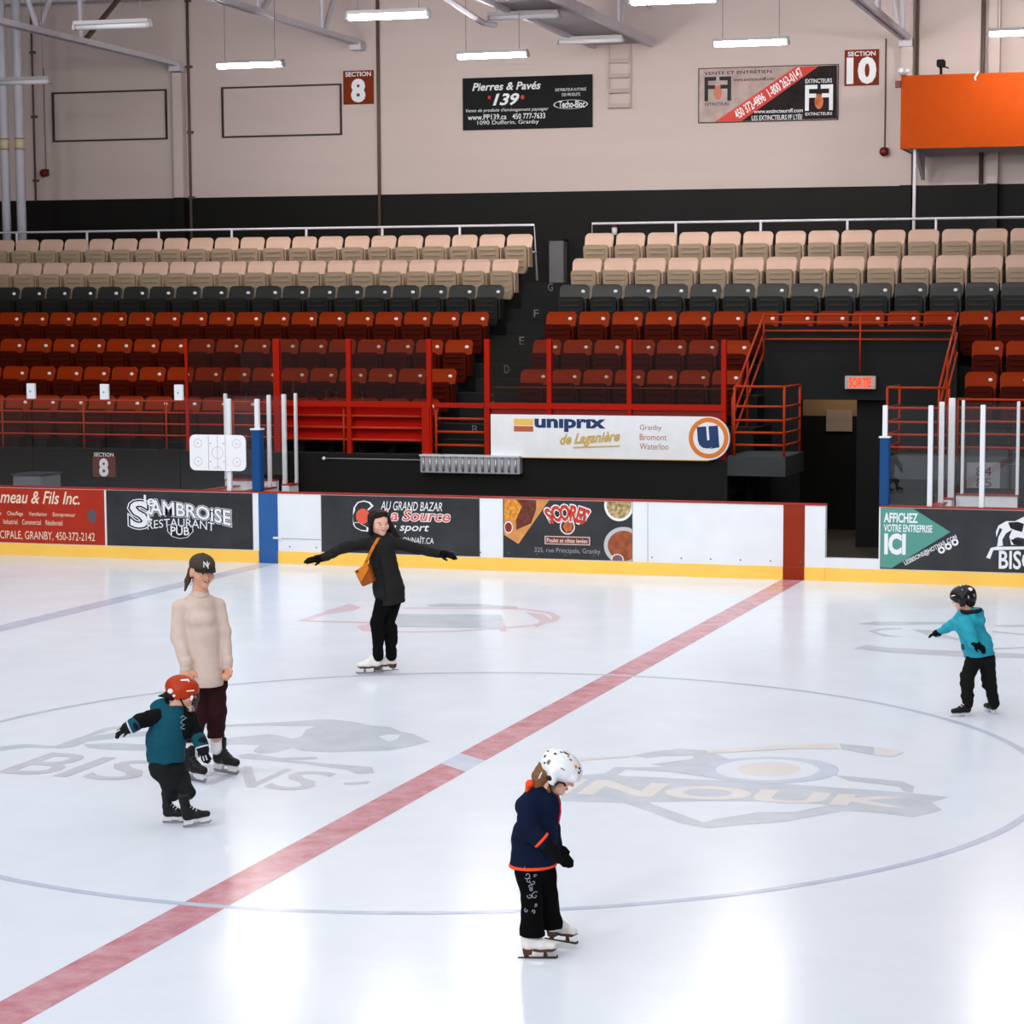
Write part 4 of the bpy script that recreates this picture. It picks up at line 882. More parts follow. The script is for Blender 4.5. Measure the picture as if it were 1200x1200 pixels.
# ---------------------------------------------------------------- seats
def rounded_back(w, h, r, n=5):
    P = [(-w/2+.02, 0), (w/2-.02, 0)]
    P += [(w/2-r+r*math.sin(a), h-r+r*math.cos(a)) for a in np.linspace(PI/2, 0, n)]
    P += [(-w/2+r-r*math.sin(a), h-r+r*math.cos(a)) for a in np.linspace(0, PI/2, n)]
    return P
def shear_mesh(o, f):
    for v in o.data.vertices: v.co = f(v.co)
def make_seat(name, w, mats, plate, nametag):
    t = thing(name, nametag, 'seat')
    bk = MB().prism(rounded_back(w*.92, .46, .085), -.02, .02).build('backrest', mats[0], t)
    for v in bk.data.vertices:                    # curved shell leaning back
        x, y, z = v.co; v.co = (x, y+.30*(z-.0)-.05*(1-(2*x/w)**2)*.8-.04, z+.40)
    bm = bmesh.new(); bm.from_mesh(bk.data); bmesh.ops.bevel(bm, geom=[e for e in bm.edges if e.calc_face_angle(0) > .6], offset=.008, segments=2, affect='EDGES', clamp_overlap=True); bm.to_mesh(bk.data); bm.free()
    # folded seat pan, its ribbed underside to the rink
    pw = w*.80
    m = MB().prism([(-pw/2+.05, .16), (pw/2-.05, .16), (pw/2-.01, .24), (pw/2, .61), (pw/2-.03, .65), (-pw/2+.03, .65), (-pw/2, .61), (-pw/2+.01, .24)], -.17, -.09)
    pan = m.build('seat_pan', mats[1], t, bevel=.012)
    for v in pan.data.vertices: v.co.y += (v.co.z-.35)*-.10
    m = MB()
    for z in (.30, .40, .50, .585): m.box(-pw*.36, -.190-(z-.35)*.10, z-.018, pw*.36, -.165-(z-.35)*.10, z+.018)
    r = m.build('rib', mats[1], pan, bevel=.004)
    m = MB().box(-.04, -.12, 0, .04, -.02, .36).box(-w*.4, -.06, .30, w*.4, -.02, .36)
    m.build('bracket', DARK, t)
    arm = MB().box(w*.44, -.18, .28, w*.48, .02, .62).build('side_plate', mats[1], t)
    if plate:
        p = MB().ellipsoid((w*.28, -.035+.30*.34-.05*.55*.8-.025, .74), (.035, .012, .027), 10, 6).build('number_plate', PLATE, t, smooth=True)
        p['label'] = 'white number plate'
    return t
PROT = {}
KM = {1: ('beige', (BEIGESEAT, BEIGEPAN_SHADE), 0), 2: ('beige', (BEIGESEAT, BEIGEPAN_SHADE), 0), 3: ('black', (BLACKSEAT, BLACKPAN_SHADE), 1)}
ORD = ['first', 'second', 'third', 'fourth', 'fifth', 'sixth', 'seventh', 'eighth', 'ninth', 'tenth', 'eleventh', 'twelfth', 'thirteenth', 'fourteenth', 'fifteenth', 'sixteenth', 'seventeenth', 'eighteenth', 'nineteenth', 'twentieth', 'twenty-first', 'twenty-second', 'twenty-third']
ROWN = {1: 'top', 2: 'second', 3: 'third', 4: 'fourth', 5: 'fifth', 6: 'sixth', 7: 'seventh'}
def seat_at(k, x, w, label, group):
    col, mats, plate = KM.get(k, ('red', (REDSEAT, REDPAN_SHADE), 1))
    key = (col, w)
    if key not in PROT:
        PROT[key] = make_seat('stadium_seat', w, mats, plate, label); o = PROT[key]
    else: o = copy_tree(PROT[key])
    o.location = (x, ROWY(k)-.1, ROWZ(k)); o['label'] = label; o['group'] = group
    return o
def row(k, x0, pitch, n, sgn, block, ref):
    col = KM.get(k, ('red', 0, 0))[0]
    for i in range(n):
        seat_at(k, x0+sgn*(i+.5)*pitch, pitch, f'{col} folding seat, {ORD[i]} from {ref} in the {ROWN[k]} row, {block}', f'{col} seats in the {ROWN[k]} row, {block}')
for k in range(1, 8): row(k, -6.25, .513, {1: 23, 2: 23, 3: 23, 4: 22, 5: 21, 6: 20, 7: 19}[k], -1, 'left block', 'the stairs')
for k in range(1, 5): row(k, -5.33+.015*(k-1), .5655, 14, 1, 'right block', 'the stairs')
for k in (5, 6): row(k, -5.26+.05*(k-5), .52, 7, 1, 'right block', 'the stairs')
for k in (5, 6): row(k, 1.80, .52, 2, 1, 'beyond the exit', 'the exit')

# ---------------------------------------------------------------- light and camera
def area(name, loc, size, power, col=(1, 1, 1), rot=(0, 0, 0)):
    l = bpy.data.lights.new(name, 'AREA'); l.energy = power; l.size = size; l.color = col
    o = bpy.data.objects.new(name, l); o.location = loc; o.rotation_euler = rot; COL.objects.link(o); return o
for x in (-12, -6, 0, 6):
    for y in (-17, -19): area('near_side_fill', (x+1, y, 8.2), 1.2, ICE_W*1.6, (.98, .98, 1), (1.1, 0, 0))  # added unseen fill from the camera side to brighten the far boards
for i, x in enumerate((-12, -6, 0, 6)):
    for j, y in enumerate((-10, -5, 0, 5, 10)):
        area('arena_lamp', (x, y, 9.6), 5.0, ICE_W*(1 if y > -4 else .72), (.96, .98, 1), (.45 if y < 8 else .2, 0, 0))
area('corridor_fill', (-.6, 20.2, 3.1), .5, 14, (1, .85, .65))  # added unseen fill that brightens the tan end wall
w = bpy.data.worlds.new('hall'); S.world = w; w.use_nodes = True
w.node_tree.nodes['Background'].inputs[0].default_value = (.85, .9, 1, 1); w.node_tree.nodes['Background'].inputs[1].default_value = .25
cam = bpy.data.cameras.new('camera'); co = bpy.data.objects.new('camera', cam); COL.objects.link(co)
f_, yaw, pitch = 2605.144, -.27781, .10413
cam.sensor_width = 36; cam.lens = f_/1200*36; cam.shift_x = -(723.02-600)/1200; cam.shift_y = (652.16-600)/1200
cam.clip_end = 200
co.location = (5.96832, -16.45593, 3.47324); co.rotation_euler = (PI/2-pitch, 0, -yaw)
S.camera = co
S.view_settings.view_transform = 'Standard'; S.view_settings.look = 'None'; S.view_settings.gamma = 1; S.view_settings.use_curve_mapping = False
S.view_settings.exposure = 0
S.cycles.use_denoising = True
S.cycles.max_bounces = 8; S.cycles.transparent_max_bounces = 16

# ---------------------------------------------------------------- people : smooth-blended volumes meshed as one surface
def _v(p): return np.array(p, float)
def unit(v): v = _v(v); return v/np.linalg.norm(v)
def cone(a, b, ra, rb, n=None, s=1.): return ('c', _v(a), _v(b), ra, rb, None if n is None else unit(n), s)
def elli(c, r, R=None): return ('e', _v(c), _v(r), np.eye(3) if R is None else R)
def chain(pts, rad, n=None, s=1.): return [cone(pts[i], pts[i+1], rad[i], rad[i+1], n, s) for i in range(len(pts)-1)]
def _d(p, X):
    if p[0] == 'c':
        _, a, b, ra, rb, n, s = p
        if n is not None:
            q = X-a; q = q+np.outer(q@n, n)*(1/s-1); ba = b-a; ba = ba+n*(ba@n)*(1/s-1)
        else: q = X-a; ba = b-a
        t = np.clip(q@ba/(ba@ba+1e-12), 0, 1)
        return np.linalg.norm(q-t[:, None]*ba, axis=1)-(ra+(rb-ra)*t)
    _, c, r, R = p
    q = (X-c)@R; k0 = np.linalg.norm(q/r, axis=1); k1 = np.linalg.norm(q/r**2, axis=1)+1e-9
    return k0*(k0-1)/k1
def _bb(p):
    if p[0] == 'c':
        m = max(p[3], p[4])*max(1, p[6])*1.05; return np.minimum(p[1], p[2])-m, np.maximum(p[1], p[2])+m
    m = p[2].max(); return p[1]-m, p[1]+m
def surface(prims, vox=.008, k=.02, sub=(), cuts=(), wr=0, wf=30., seed=0, limbs=(), kl=.010):
    allp = [(p, k) for p in prims]+[(p, kl) for p in limbs]; prims = list(prims)+list(limbs)
    lo = np.min([_bb(p)[0] for p in prims], 0)-3*vox; hi = np.max([_bb(p)[1] for p in prims], 0)+3*vox
    n = np.ceil((hi-lo)/vox).astype(int)+1
    ax = [lo[i]+vox*np.arange(n[i]) for i in range(3)]
    F = np.full(n, 1.)
    def block(p, pad):
        a, b = _bb(p); i0 = np.maximum(0, ((a-pad-lo)/vox).astype(int)); i1 = np.minimum(n, ((b+pad-lo)/vox).astype(int)+2)
        sl = tuple(slice(i0[i], i1[i]) for i in range(3))
        X = np.stack(np.meshgrid(*[ax[i][sl[i]] for i in range(3)], indexing='ij'), -1)
        return sl, X.reshape(-1, 3), X.shape[:3]
    for p, k in allp:
        sl, X, sh = block(p, k+2*vox); d = _d(p, X).reshape(sh); f = F[sl]
        h = np.clip(.5+.5*(d-f)/k, 0, 1); F[sl] = d*(1-h)+f*h-k*h*(1-h)
    for p in sub:
        sl, X, sh = block(p, 3*vox)
        if min(sh) > 0: F[sl] = np.maximum(F[sl], -_d(p, X).reshape(sh))
    G = np.stack(np.meshgrid(*ax, indexing='ij'), -1)
    for q, nn in cuts: F = np.maximum(F, (G-_v(q))@unit(nn))
    if wr:
        r = np.random.RandomState(seed)
        for _ in range(5):
            d = r.randn(3)*wf*np.array([.6, .6, 1.3]); F = F+wr*.45*np.sin(G@d+r.rand()*6+1.5*np.sin(G@(r.randn(3)*wf*.5)))
    # surface nets
    I = F < 0; c = np.zeros(n-1, int); cs = [(i, j, l) for i in (0, 1) for j in (0, 1) for l in (0, 1)]
    for o in cs: c += I[o[0]:n[0]-1+o[0], o[1]:n[1]-1+o[1], o[2]:n[2]-1+o[2]]
    act = (c > 0) & (c < 8); idx = -np.ones(n-1, int); ijk = np.argwhere(act); idx[act] = np.arange(len(ijk))
    P = np.zeros((len(ijk), 3)); W = np.zeros(len(ijk))
    for a in cs:
        for b in cs:
            if sum(b)-sum(a) == 1 and all(y >= x for x, y in zip(a, b)):
                fa = F[tuple((ijk+a).T)]; fb = F[tuple((ijk+b).T)]; m = (fa < 0) != (fb < 0)
                t = np.where(m, fa/(fa-fb+1e-12*(fa == fb)), 0)[:, None]
                P += np.where(m[:, None], _v(a)+t*(_v(b)-_v(a)), 0); W += m
    V = lo+vox*(ijk+P/W[:, None]); Q = []
    for d in range(3):
        e = np.zeros(3, int); e[d] = 1; u, v = np.eye(3, dtype=int)[(d+1) % 3], np.eye(3, dtype=int)[(d+2) % 3]
        A = I[tuple(slice(0, n[i]-e[i]) for i in range(3))]; B = I[tuple(slice(e[i], n[i]) for i in range(3))]
        for m, fl_ in ((A & ~B, 0), (~A & B, 1)):
            x = np.argwhere(m); x = x[(x[:, (d+1) % 3] > 0) & (x[:, (d+2) % 3] > 0)]
            q = np.stack([idx[tuple(y.T)] for y in (x-u-v, x-v, x, x-u)], -1)
            Q.append(q[:, ::-1] if fl_ else q)
    return V, np.concatenate(Q)

UA = .27781                                     # figures are posed in a frame turned by this about z
class Fig:
    def __init__(s, g, label, vox=.008):
        s.g = Vector((g[0], g[1], 0)); s.label = label; s.vox = vox; s.root = None
        s.mat = Matrix.Translation(s.g) @ Matrix.Rotation(UA, 4, 'Z')
    def sdf(s, name, prims, mat, parent='root', vox=None, k=.02, smooth=2, label=None, **kw):
        V, Q = surface(prims, vox or s.vox, k, **kw)
        me = bpy.data.meshes.new(name); me.from_pydata(V.tolist(), [], Q.tolist()); me.update()
        if smooth:
            bm = bmesh.new(); bm.from_mesh(me)
            for _ in range(smooth): bmesh.ops.smooth_vert(bm, verts=bm.verts[:], factor=.5, use_axis_x=True, use_axis_y=True, use_axis_z=True)
            bm.to_mesh(me); bm.free()
        me.transform(s.mat)
        if parent == 'root' and s.root is None:
            me.transform(Matrix.Translation(-s.g)); o = link_mesh(name, me, mat, None, True); o.location = s.g
            s.root = o; tag(o, s.label, 'person'); return o
        o = link_mesh(name, me, mat, s.root if parent == 'root' else parent, True)
        if label: o['label'] = label
        return o
    def mb(s, m, name, mat, parent=None, smooth=False, label=None, extra=None, bevel=0):
        if extra is not None: m.bm.transform(extra)
        m.bm.transform(s.mat); o = m.build(name, mat, parent or s.root, smooth, bevel)
        if label: o['label'] = label
        return o
def frame(fwd, up=(0, 0, 1)):
    f = unit(fwd); r = unit(np.cross(f, up)); return np.stack([r, f, np.cross(r, f)], 1)   # columns right, forward, up
def head(c, R, h):
    c = _v(c); A = lambda r, f, u: c+R@(_v((r, f, u))*h)
    return [elli(A(0, -.03, .1), _v((.36, .44, .40))*h, R), elli(A(0, .13, -.2), _v((.27, .28, .28))*h, R), elli(A(0, .3, -.4), _v((.12, .11, .1))*h, R),
            cone(A(0, .41, .04), A(0, .49, -.09), .03*h, .052*h), cone(A(-.13, .37, .1), A(.13, .37, .1), .05*h, .05*h)] + \
           [elli(A(s*.2, .27, -.12), _v((.12, .12, .12))*h, R) for s in (-1, 1)] + [elli(A(s*.36, -.03, -.06), _v((.045, .09, .14))*h, R) for s in (-1, 1)]
def face(F, c, R, h, smile=0):
    c = _v(c); A = lambda r, f, u: tuple(c+R@(_v((r, f, u))*h))
    rot = Matrix([list(x) for x in R])
    for s in (-1, 1):
        e = MB().ellipsoid(A(s*.15, .37, .03), _v((.062, .04, .03))*h, 10, 8, rot); o = F.mb(e, 'eye', M('eye white', (226, 216, 208), .3), smooth=True)
        e = MB().ellipsoid(A(s*.15, .402, .03), _v((.03, .012, .03))*h, 10, 8, rot); F.mb(e, 'iris', M('iris', (40, 26, 18), .3), o, True)
        e = MB().tube([A(s*.08, .40, .105), A(s*.15, .395, .125), A(s*.22, .36, .10)], .016*h, 6); F.mb(e, 'eyebrow', M('brow', (60, 40, 28), .7), smooth=True)
    w = .11
    e = MB().tube([A(-w, .375, -.225+.04*smile), A(-w*.5, .405, -.245), A(0, .415, -.25), A(w*.5, .405, -.245), A(w, .375, -.225+.04*smile)], [.012*h, .024*h, .026*h, .024*h, .012*h], 8)
    F.mb(e, 'lips', M('lips', (160, 78, 70), .5), smooth=True)
    if smile:
        e = MB().tube([A(-w*.7, .40, -.228), A(0, .43, -.243), A(w*.7, .40, -.228)], .012*h, 6); F.mb(e, 'teeth', M('teeth', (232, 226, 216), .3), smooth=True)
def hand(w, d, nrm, L, side=1, curl=.35, r=.052, spread=.07, thumb=.8, mitt=False, inner=False):
    """palm and five fingers; nrm is the way the palm faces, side is where the thumb sits"""
    w, d = _v(w), unit(d); lat = unit(np.cross(nrm, d)); nrm = np.cross(d, lat); P = [cone(w, w+d*.32*L, .12*L, .15*L, lat, 1.5), cone(w+d*.3*L, w+d*.48*L, .1*L, .085*L, lat, 2.1)]
    if inner: return [cone(w, w+d*.3*L, .09*L, .1*L, lat, 1.5)]
    for j, ln in enumerate((.42, .5, .46, .36)):
        off = (1.5-j)*side; k0 = w+d*(.47-.02*abs(j-1))*L+lat*off*.115*L; dd = unit(d+lat*off*spread*2); p = k0; a = 0
        for t, sl in enumerate((.45, .32, .23)):
            a += curl*(.7, 1.1, .9)[t]; q = p+(dd*math.cos(a)+nrm*math.sin(a))*ln*L*sl; P.append(cone(p, q, r*L*(1-.08*t), r*L*(.95-.1*t))); p = q
        if mitt: P.append(cone(k0, p, r*L*1.25, r*L*1.2))
    b = w+d*.12*L+lat*side*.15*L; e = b+unit(d*.65+lat*side*thumb+nrm*.2)*.24*L; f = e+unit(d*.9+lat*side*thumb*.5+nrm*.3)*.2*L
    return P+[cone(b, e, .08*L, .062*L), cone(e, f, .06*L, .05*L)]
def skate(F, name, heel, d, L, kind, tilt=0, lean=0, boot_mat=None, top=.2, label=None):
    """heel: blade's rear end on the ice; d: pointing direction in the figure frame; L: boot length"""
    R = Matrix.Translation(Vector(heel)) @ Matrix.Rotation(math.atan2(d[1], d[0]), 4, 'Z') @ Matrix.Rotation(-tilt, 4, 'Y') @ Matrix.Rotation(lean, 4, 'X') @ Matrix.Scale(L/.27, 4)
    fig = kind == 'figure'; hb = .075 if fig else .07
    pr = [cone((.055, 0, hb+.035), (.05, 0, hb+.10), .040, .038, (1, 0, 0), 1.25), cone((.05, 0, hb+.1), (.045, 0, hb+top-.03), .037, .042, (1, 0, 0), 1.2), cone((.05, 0, hb+.03), (.15, 0, hb+.03), .036, .036), cone((.15, 0, hb+.03), (.235, 0, hb+.022), .037, .030, (0, 1, 0), 1.15), cone((.07, 0, hb+.10), (.15, 0, hb+.05), .036, .03)]
    if not fig: pr += [cone((.09, 0, hb+top-.03), (.105, 0, hb+top+.01), .028, .02, (0, 1, 0), 1.4), cone((.015, 0, hb+top-.02), (.012, 0, hb+top+.01), .018, .014, (0, 1, 0), 1.8)]
    V, Q = surface(pr, .007, .02, cuts=[((0, 0, hb-.004), (0, 0, -1))])
    me = bpy.data.meshes.new(name); me.from_pydata(V.tolist(), [], Q.tolist()); me.update()
    me.transform(F.mat @ R); b = link_mesh(name, me, boot_mat, F.root, True)
    if label: b['label'] = label
    SOLE = M('brown sole leather', (84, 54, 36), .5); STL = M('skate steel', (150, 150, 156), .3, metal=.8); HOLD = M('white holder', (214, 214, 218), .4)
    if fig:
        F.mb(MB().prism([(.02, .035), (.08, .035), (.09, hb+.004), (.012, hb+.004)], -.028, .028), 'heel', SOLE, b, extra=R)
        m = MB(); m.prism([(.09, hb-.012), (.14, hb-.02), (.235, hb-.016), (.262, hb+.0), (.235, hb+.004), (.14, hb), (.09, hb+.004)], -.032, .032); F.mb(m, 'sole', SOLE, b, extra=R)
        m = MB(); m.prism([(-.025, .004), (.26, 0), (.277, .012), (.272, .034), (.262, .018), (.2, .015), (.19, .055), (.17, .055), (.165, .015), (.06, .014), (.055, .04), (.03, .04), (.02, .014), (-.02, .014)], -.004, .004)
        F.mb(m, 'blade', M('dark blade', (70, 58, 48), .35, metal=.5) if L < .24 else STL, b, extra=R)
    else:
        m = MB(); m.prism([(.0, .028), (.09, .026), (.105, hb-.012), (.15, hb-.012), (.165, .026), (.25, .026), (.262, .04), (.24, hb+.004), (.02, hb+.004)], -.016, .016); F.mb(m, 'blade_holder', HOLD, b, extra=R)
        m = MB(); m.prism([(-.005, .008), (.01, 0), (.245, 0), (.268, .02), (.262, .032), (.0, .03)], -.003, .003); F.mb(m, 'blade', STL, b, extra=R)
    m = MB()
    for i in range(5):
        x, z = .098+.024*i, hb+.126-.021*i
        m.tube([(x-.01, -.03, z-.012), (x+.006, 0, z+.006), (x-.01, .03, z-.012)], .0065, 5)
    F.mb(m, 'laces', M('laces dark', (40, 40, 40), .7) if (not fig and L > .25) else M('laces', (222, 222, 222), .7), b, extra=R)
    return b
SKIN = M('skin', (214, 158, 130), .5); SKINL = M('skin light', (226, 172, 150), .5)
BOOTW = M('white skate leather', (228, 224, 220), .4); BOOTB = M('black skate leather', (16, 15, 15), .5, spec=.25)

# ---- woman in black coat
def woman_black():
    F = Fig((-2.355, 4.044), 'person with arms spread, in long black coat and white skates, by the grey banner')
    BLK = M('black coat', (30, 30, 28), .8, spec=.15, var=.12, vscale=14, bump=.3, bscale=60); LEG = M('black leggings', (8, 8, 8), .85, spec=.1); GLV = M('black gloves', (10, 9, 9), .85, spec=.1); HAIR = M('dark hair', (30, 17, 11), .6, spec=.2, bump=.4, bscale=30, stretch=(6, 6, 1))
    hc = (0.021, -0.030, 1.512); R = frame((.55, -.80, -.12), (-.10, 0, 1)); hh = .235
    LW, RW = (-0.525, -0.160, 1.178), (0.608, 0.060, 1.196); ls, rs = (-0.094, -0.040, 1.311), (0.154, 0.040, 1.307)
    le, re = (-0.306, -0.120, 1.280), (0.385, 0.070, 1.242); ld = (-0.727, -0.220, 1.145); rd = (0.813, 0.050, 1.176)
    lk, rk = (-0.013, -0.060, 0.519), (0.094, 0.030, 0.505); la, ra = (0.000, -0.050, 0.198), (0.120, 0.060, 0.189)
    lh, rh = (0.068, -0.050, 0.759), (0.154, 0.050, 0.744)
    lnrm, rnrm = (0, .5, -1), (0, .5, -1)
    pr = head(hc, R, hh)+chain([hc+R@_v((0, -.05, -.1))*hh, (0.034, -0.000, 1.322)], [.052, .06])+[cone((0.034, -0.000, 1.287), (0.068, -0.000, 1.071), .10, .09), cone((0.068, -0.000, 1.071), (0.111, -0.000, 0.838), .09, .09)]
    pr += chain([ls, le, LW], [.05, .038, .026])+chain([rs, re, RW], [.05, .038, .026])+chain([lh, lk, la], [.06, .042, .03])+chain([rh, rk, ra], [.06, .042, .03])
    pr += hand(LW, _v(ld)-LW, lnrm, .15, -1, inner=True)+hand(RW, _v(rd)-RW, rnrm, .15, 1, inner=True)
    F.sdf('person', pr, SKINL, k=.022); face(F, hc, R, hh, 1)
    A = lambda r, f, u: hc+R@(_v((r, f, u))*hh)
    F.sdf('hair', [elli(A(0, -.12, .17), _v((.43, .44, .42))*hh, R), cone(A(.33, -.05, .05), A(.36, -.12, -.42), .13*hh, .10*hh), cone(A(-.34, -.08, .15), A(-.62, -.2, -.35), .2*hh, .2*hh), cone(A(-.62, -.2, -.35), A(-1.05, -.3, -.86), .2*hh, .11*hh), cone(A(0, -.38, 0), A(-.15, -.45, -.7), .3*hh, .26*hh), cone(A(-.2, .22, .42), A(.2, .22, .42), .13*hh, .13*hh), cone(A(.33, .05, .3), A(.36, 0, -.05), .11*hh, .09*hh)],
          HAIR, vox=.007, k=.02, wr=.003, wf=60, sub=[elli(A(0, .40, -.12), _v((.27, .34, .42))*hh, R)], label='long dark brown hair')
    F.sdf('coat', [cone((0.034, -0.000, 1.279), (0.060, -0.000, 1.097), .138, .132), cone((0.060, -0.000, 1.097), (0.111, -0.000, 0.855), .13, .152), cone((0.111, -0.000, 0.855), (0.132, -0.000, 0.665), .150, .150), cone((0.030, -0.000, 1.378), (0.034, -0.000, 1.287), .082, .10)] +
          chain([ls, le, LW], [.066, .054, .044])+chain([rs, re, RW], [.066, .054, .044]), BLK, k=.035, wr=.004, wf=26, cuts=[((0.128, -0.000, 0.700), (.16, 0, -1))], label='long black padded coat')
    m = MB(); m.tube([(0.017, -0.150, 1.207), (0.051, -0.150, 1.034), (0.072, -0.165, 0.881), (0.080, -0.165, 0.760)], .006, 6); F.mb(m, 'zip', M('coat zip', (22, 22, 22), .4))
    F.sdf('leggings', chain([lh, lk, la], [.085, .062, .048])+chain([rh, rk, ra], [.085, .062, .048])+[cone(_v(la)+(0, 0, .03), _v(la)-(0, 0, .02), .056, .056), cone(_v(ra)+(0, 0, .03), _v(ra)-(0, 0, .02), .056, .056), cone(_v(lk)+(.03, .03, -.05), _v(la)+(.015, .01, .12), .05, .045), cone(_v(rk)+(.04, .03, -.05), _v(ra)+(.02, .01, .12), .05, .045)], LEG, k=.02, wr=.002, label='black leggings')
    for w_, d_, n_, s_, c_, lab in ((LW, _v(ld)-LW, lnrm, -1, .05, 'left'), (RW, _v(rd)-RW, rnrm, 1, .22, 'right')):
        F.sdf('glove', hand(w_, d_, n_, .19, s_, c_, .075, .0, .6)+[cone(_v(w_)-unit(d_)*.05, _v(w_)+unit(d_)*.06, .038, .040)], GLV, vox=.005, smooth=1, k=.008)
    for nm, a, h_, dr in (('skate', la, (0.030, -0.030, 0.009), (-.95, -.25)), ('skate', ra, (0.167, 0.120, 0.011), (-.8, -.5))): skate(F, nm, h_, dr, .25, 'figure', top=.17, boot_mat=BOOTW)
    # shoulder bag, a thing of its own
    TAN = M('mustard leather', (206, 116, 18), .45, var=.08); TAN2 = M('dark mustard leather', (150, 74, 10), .5)
    pos = F.mat @ Vector((-0.118, -0.200, 0.895)); t = thing('shoulder_bag', 'mustard leather shoulder bag worn across the black coat', 'bag', pos)
    X = [(-0.206, -0.200, 1.046), (-0.078, -0.200, 1.125), (-0.021, -0.200, 0.943), (-0.132, -0.200, 0.895)]
    m = MB(); f = [m.bm.verts.new(Vector(p)+Vector((0, -.02, 0))) for p in X]; b_ = [m.bm.verts.new(Vector(p)+Vector((.02, .08, 0))) for p in X]
    m.bm.faces.new(f[::-1]); m.bm.faces.new(b_)
    for i in range(4): m.bm.faces.new((f[i], f[(i+1) % 4], b_[(i+1) % 4], b_[i]))
    F.mb(m, 'body', TAN2, t, bevel=.008)
    m = MB(); Y = [(-0.205, -0.230, 1.052), (-0.078, -0.230, 1.133), (-0.063, -0.235, 1.078), (-0.139, -0.235, 0.944)]
    f = [m.bm.verts.new(Vector(p)) for p in Y]; b_ = [m.bm.verts.new(Vector(p)+Vector((0, .012, 0))) for p in Y]
    m.bm.faces.new(f[::-1]); m.bm.faces.new(b_)
    for i in range(4): m.bm.faces.new((f[i], f[(i+1) % 4], b_[(i+1) % 4], b_[i]))
    F.mb(m, 'flap', TAN, t)
    F.mb(MB().ellipsoid((-0.177, -0.238, 1.052), (.016, .006, .012), 8, 6), 'buckle', M('bag buckle', (70, 44, 16), .4), t)
    m = MB(); pts = [(-0.118, -0.200, 1.085), (-0.097, -0.165, 1.132), (-0.059, -0.160, 1.217), (-0.021, -0.150, 1.293), (0.021, -0.110, 1.365), (0.068, -0.030, 1.387), (0.094, 0.080, 1.344)]
    for a_, b2 in zip(pts, pts[1:]):
        for o in (-.009, 0, .009): m.tube([Vector(a_)+Vector((o, 0, 0)), Vector(b2)+Vector((o, 0, 0))], .0075, 6)
    F.mb(m, 'strap', TAN, t, True)
woman_black()

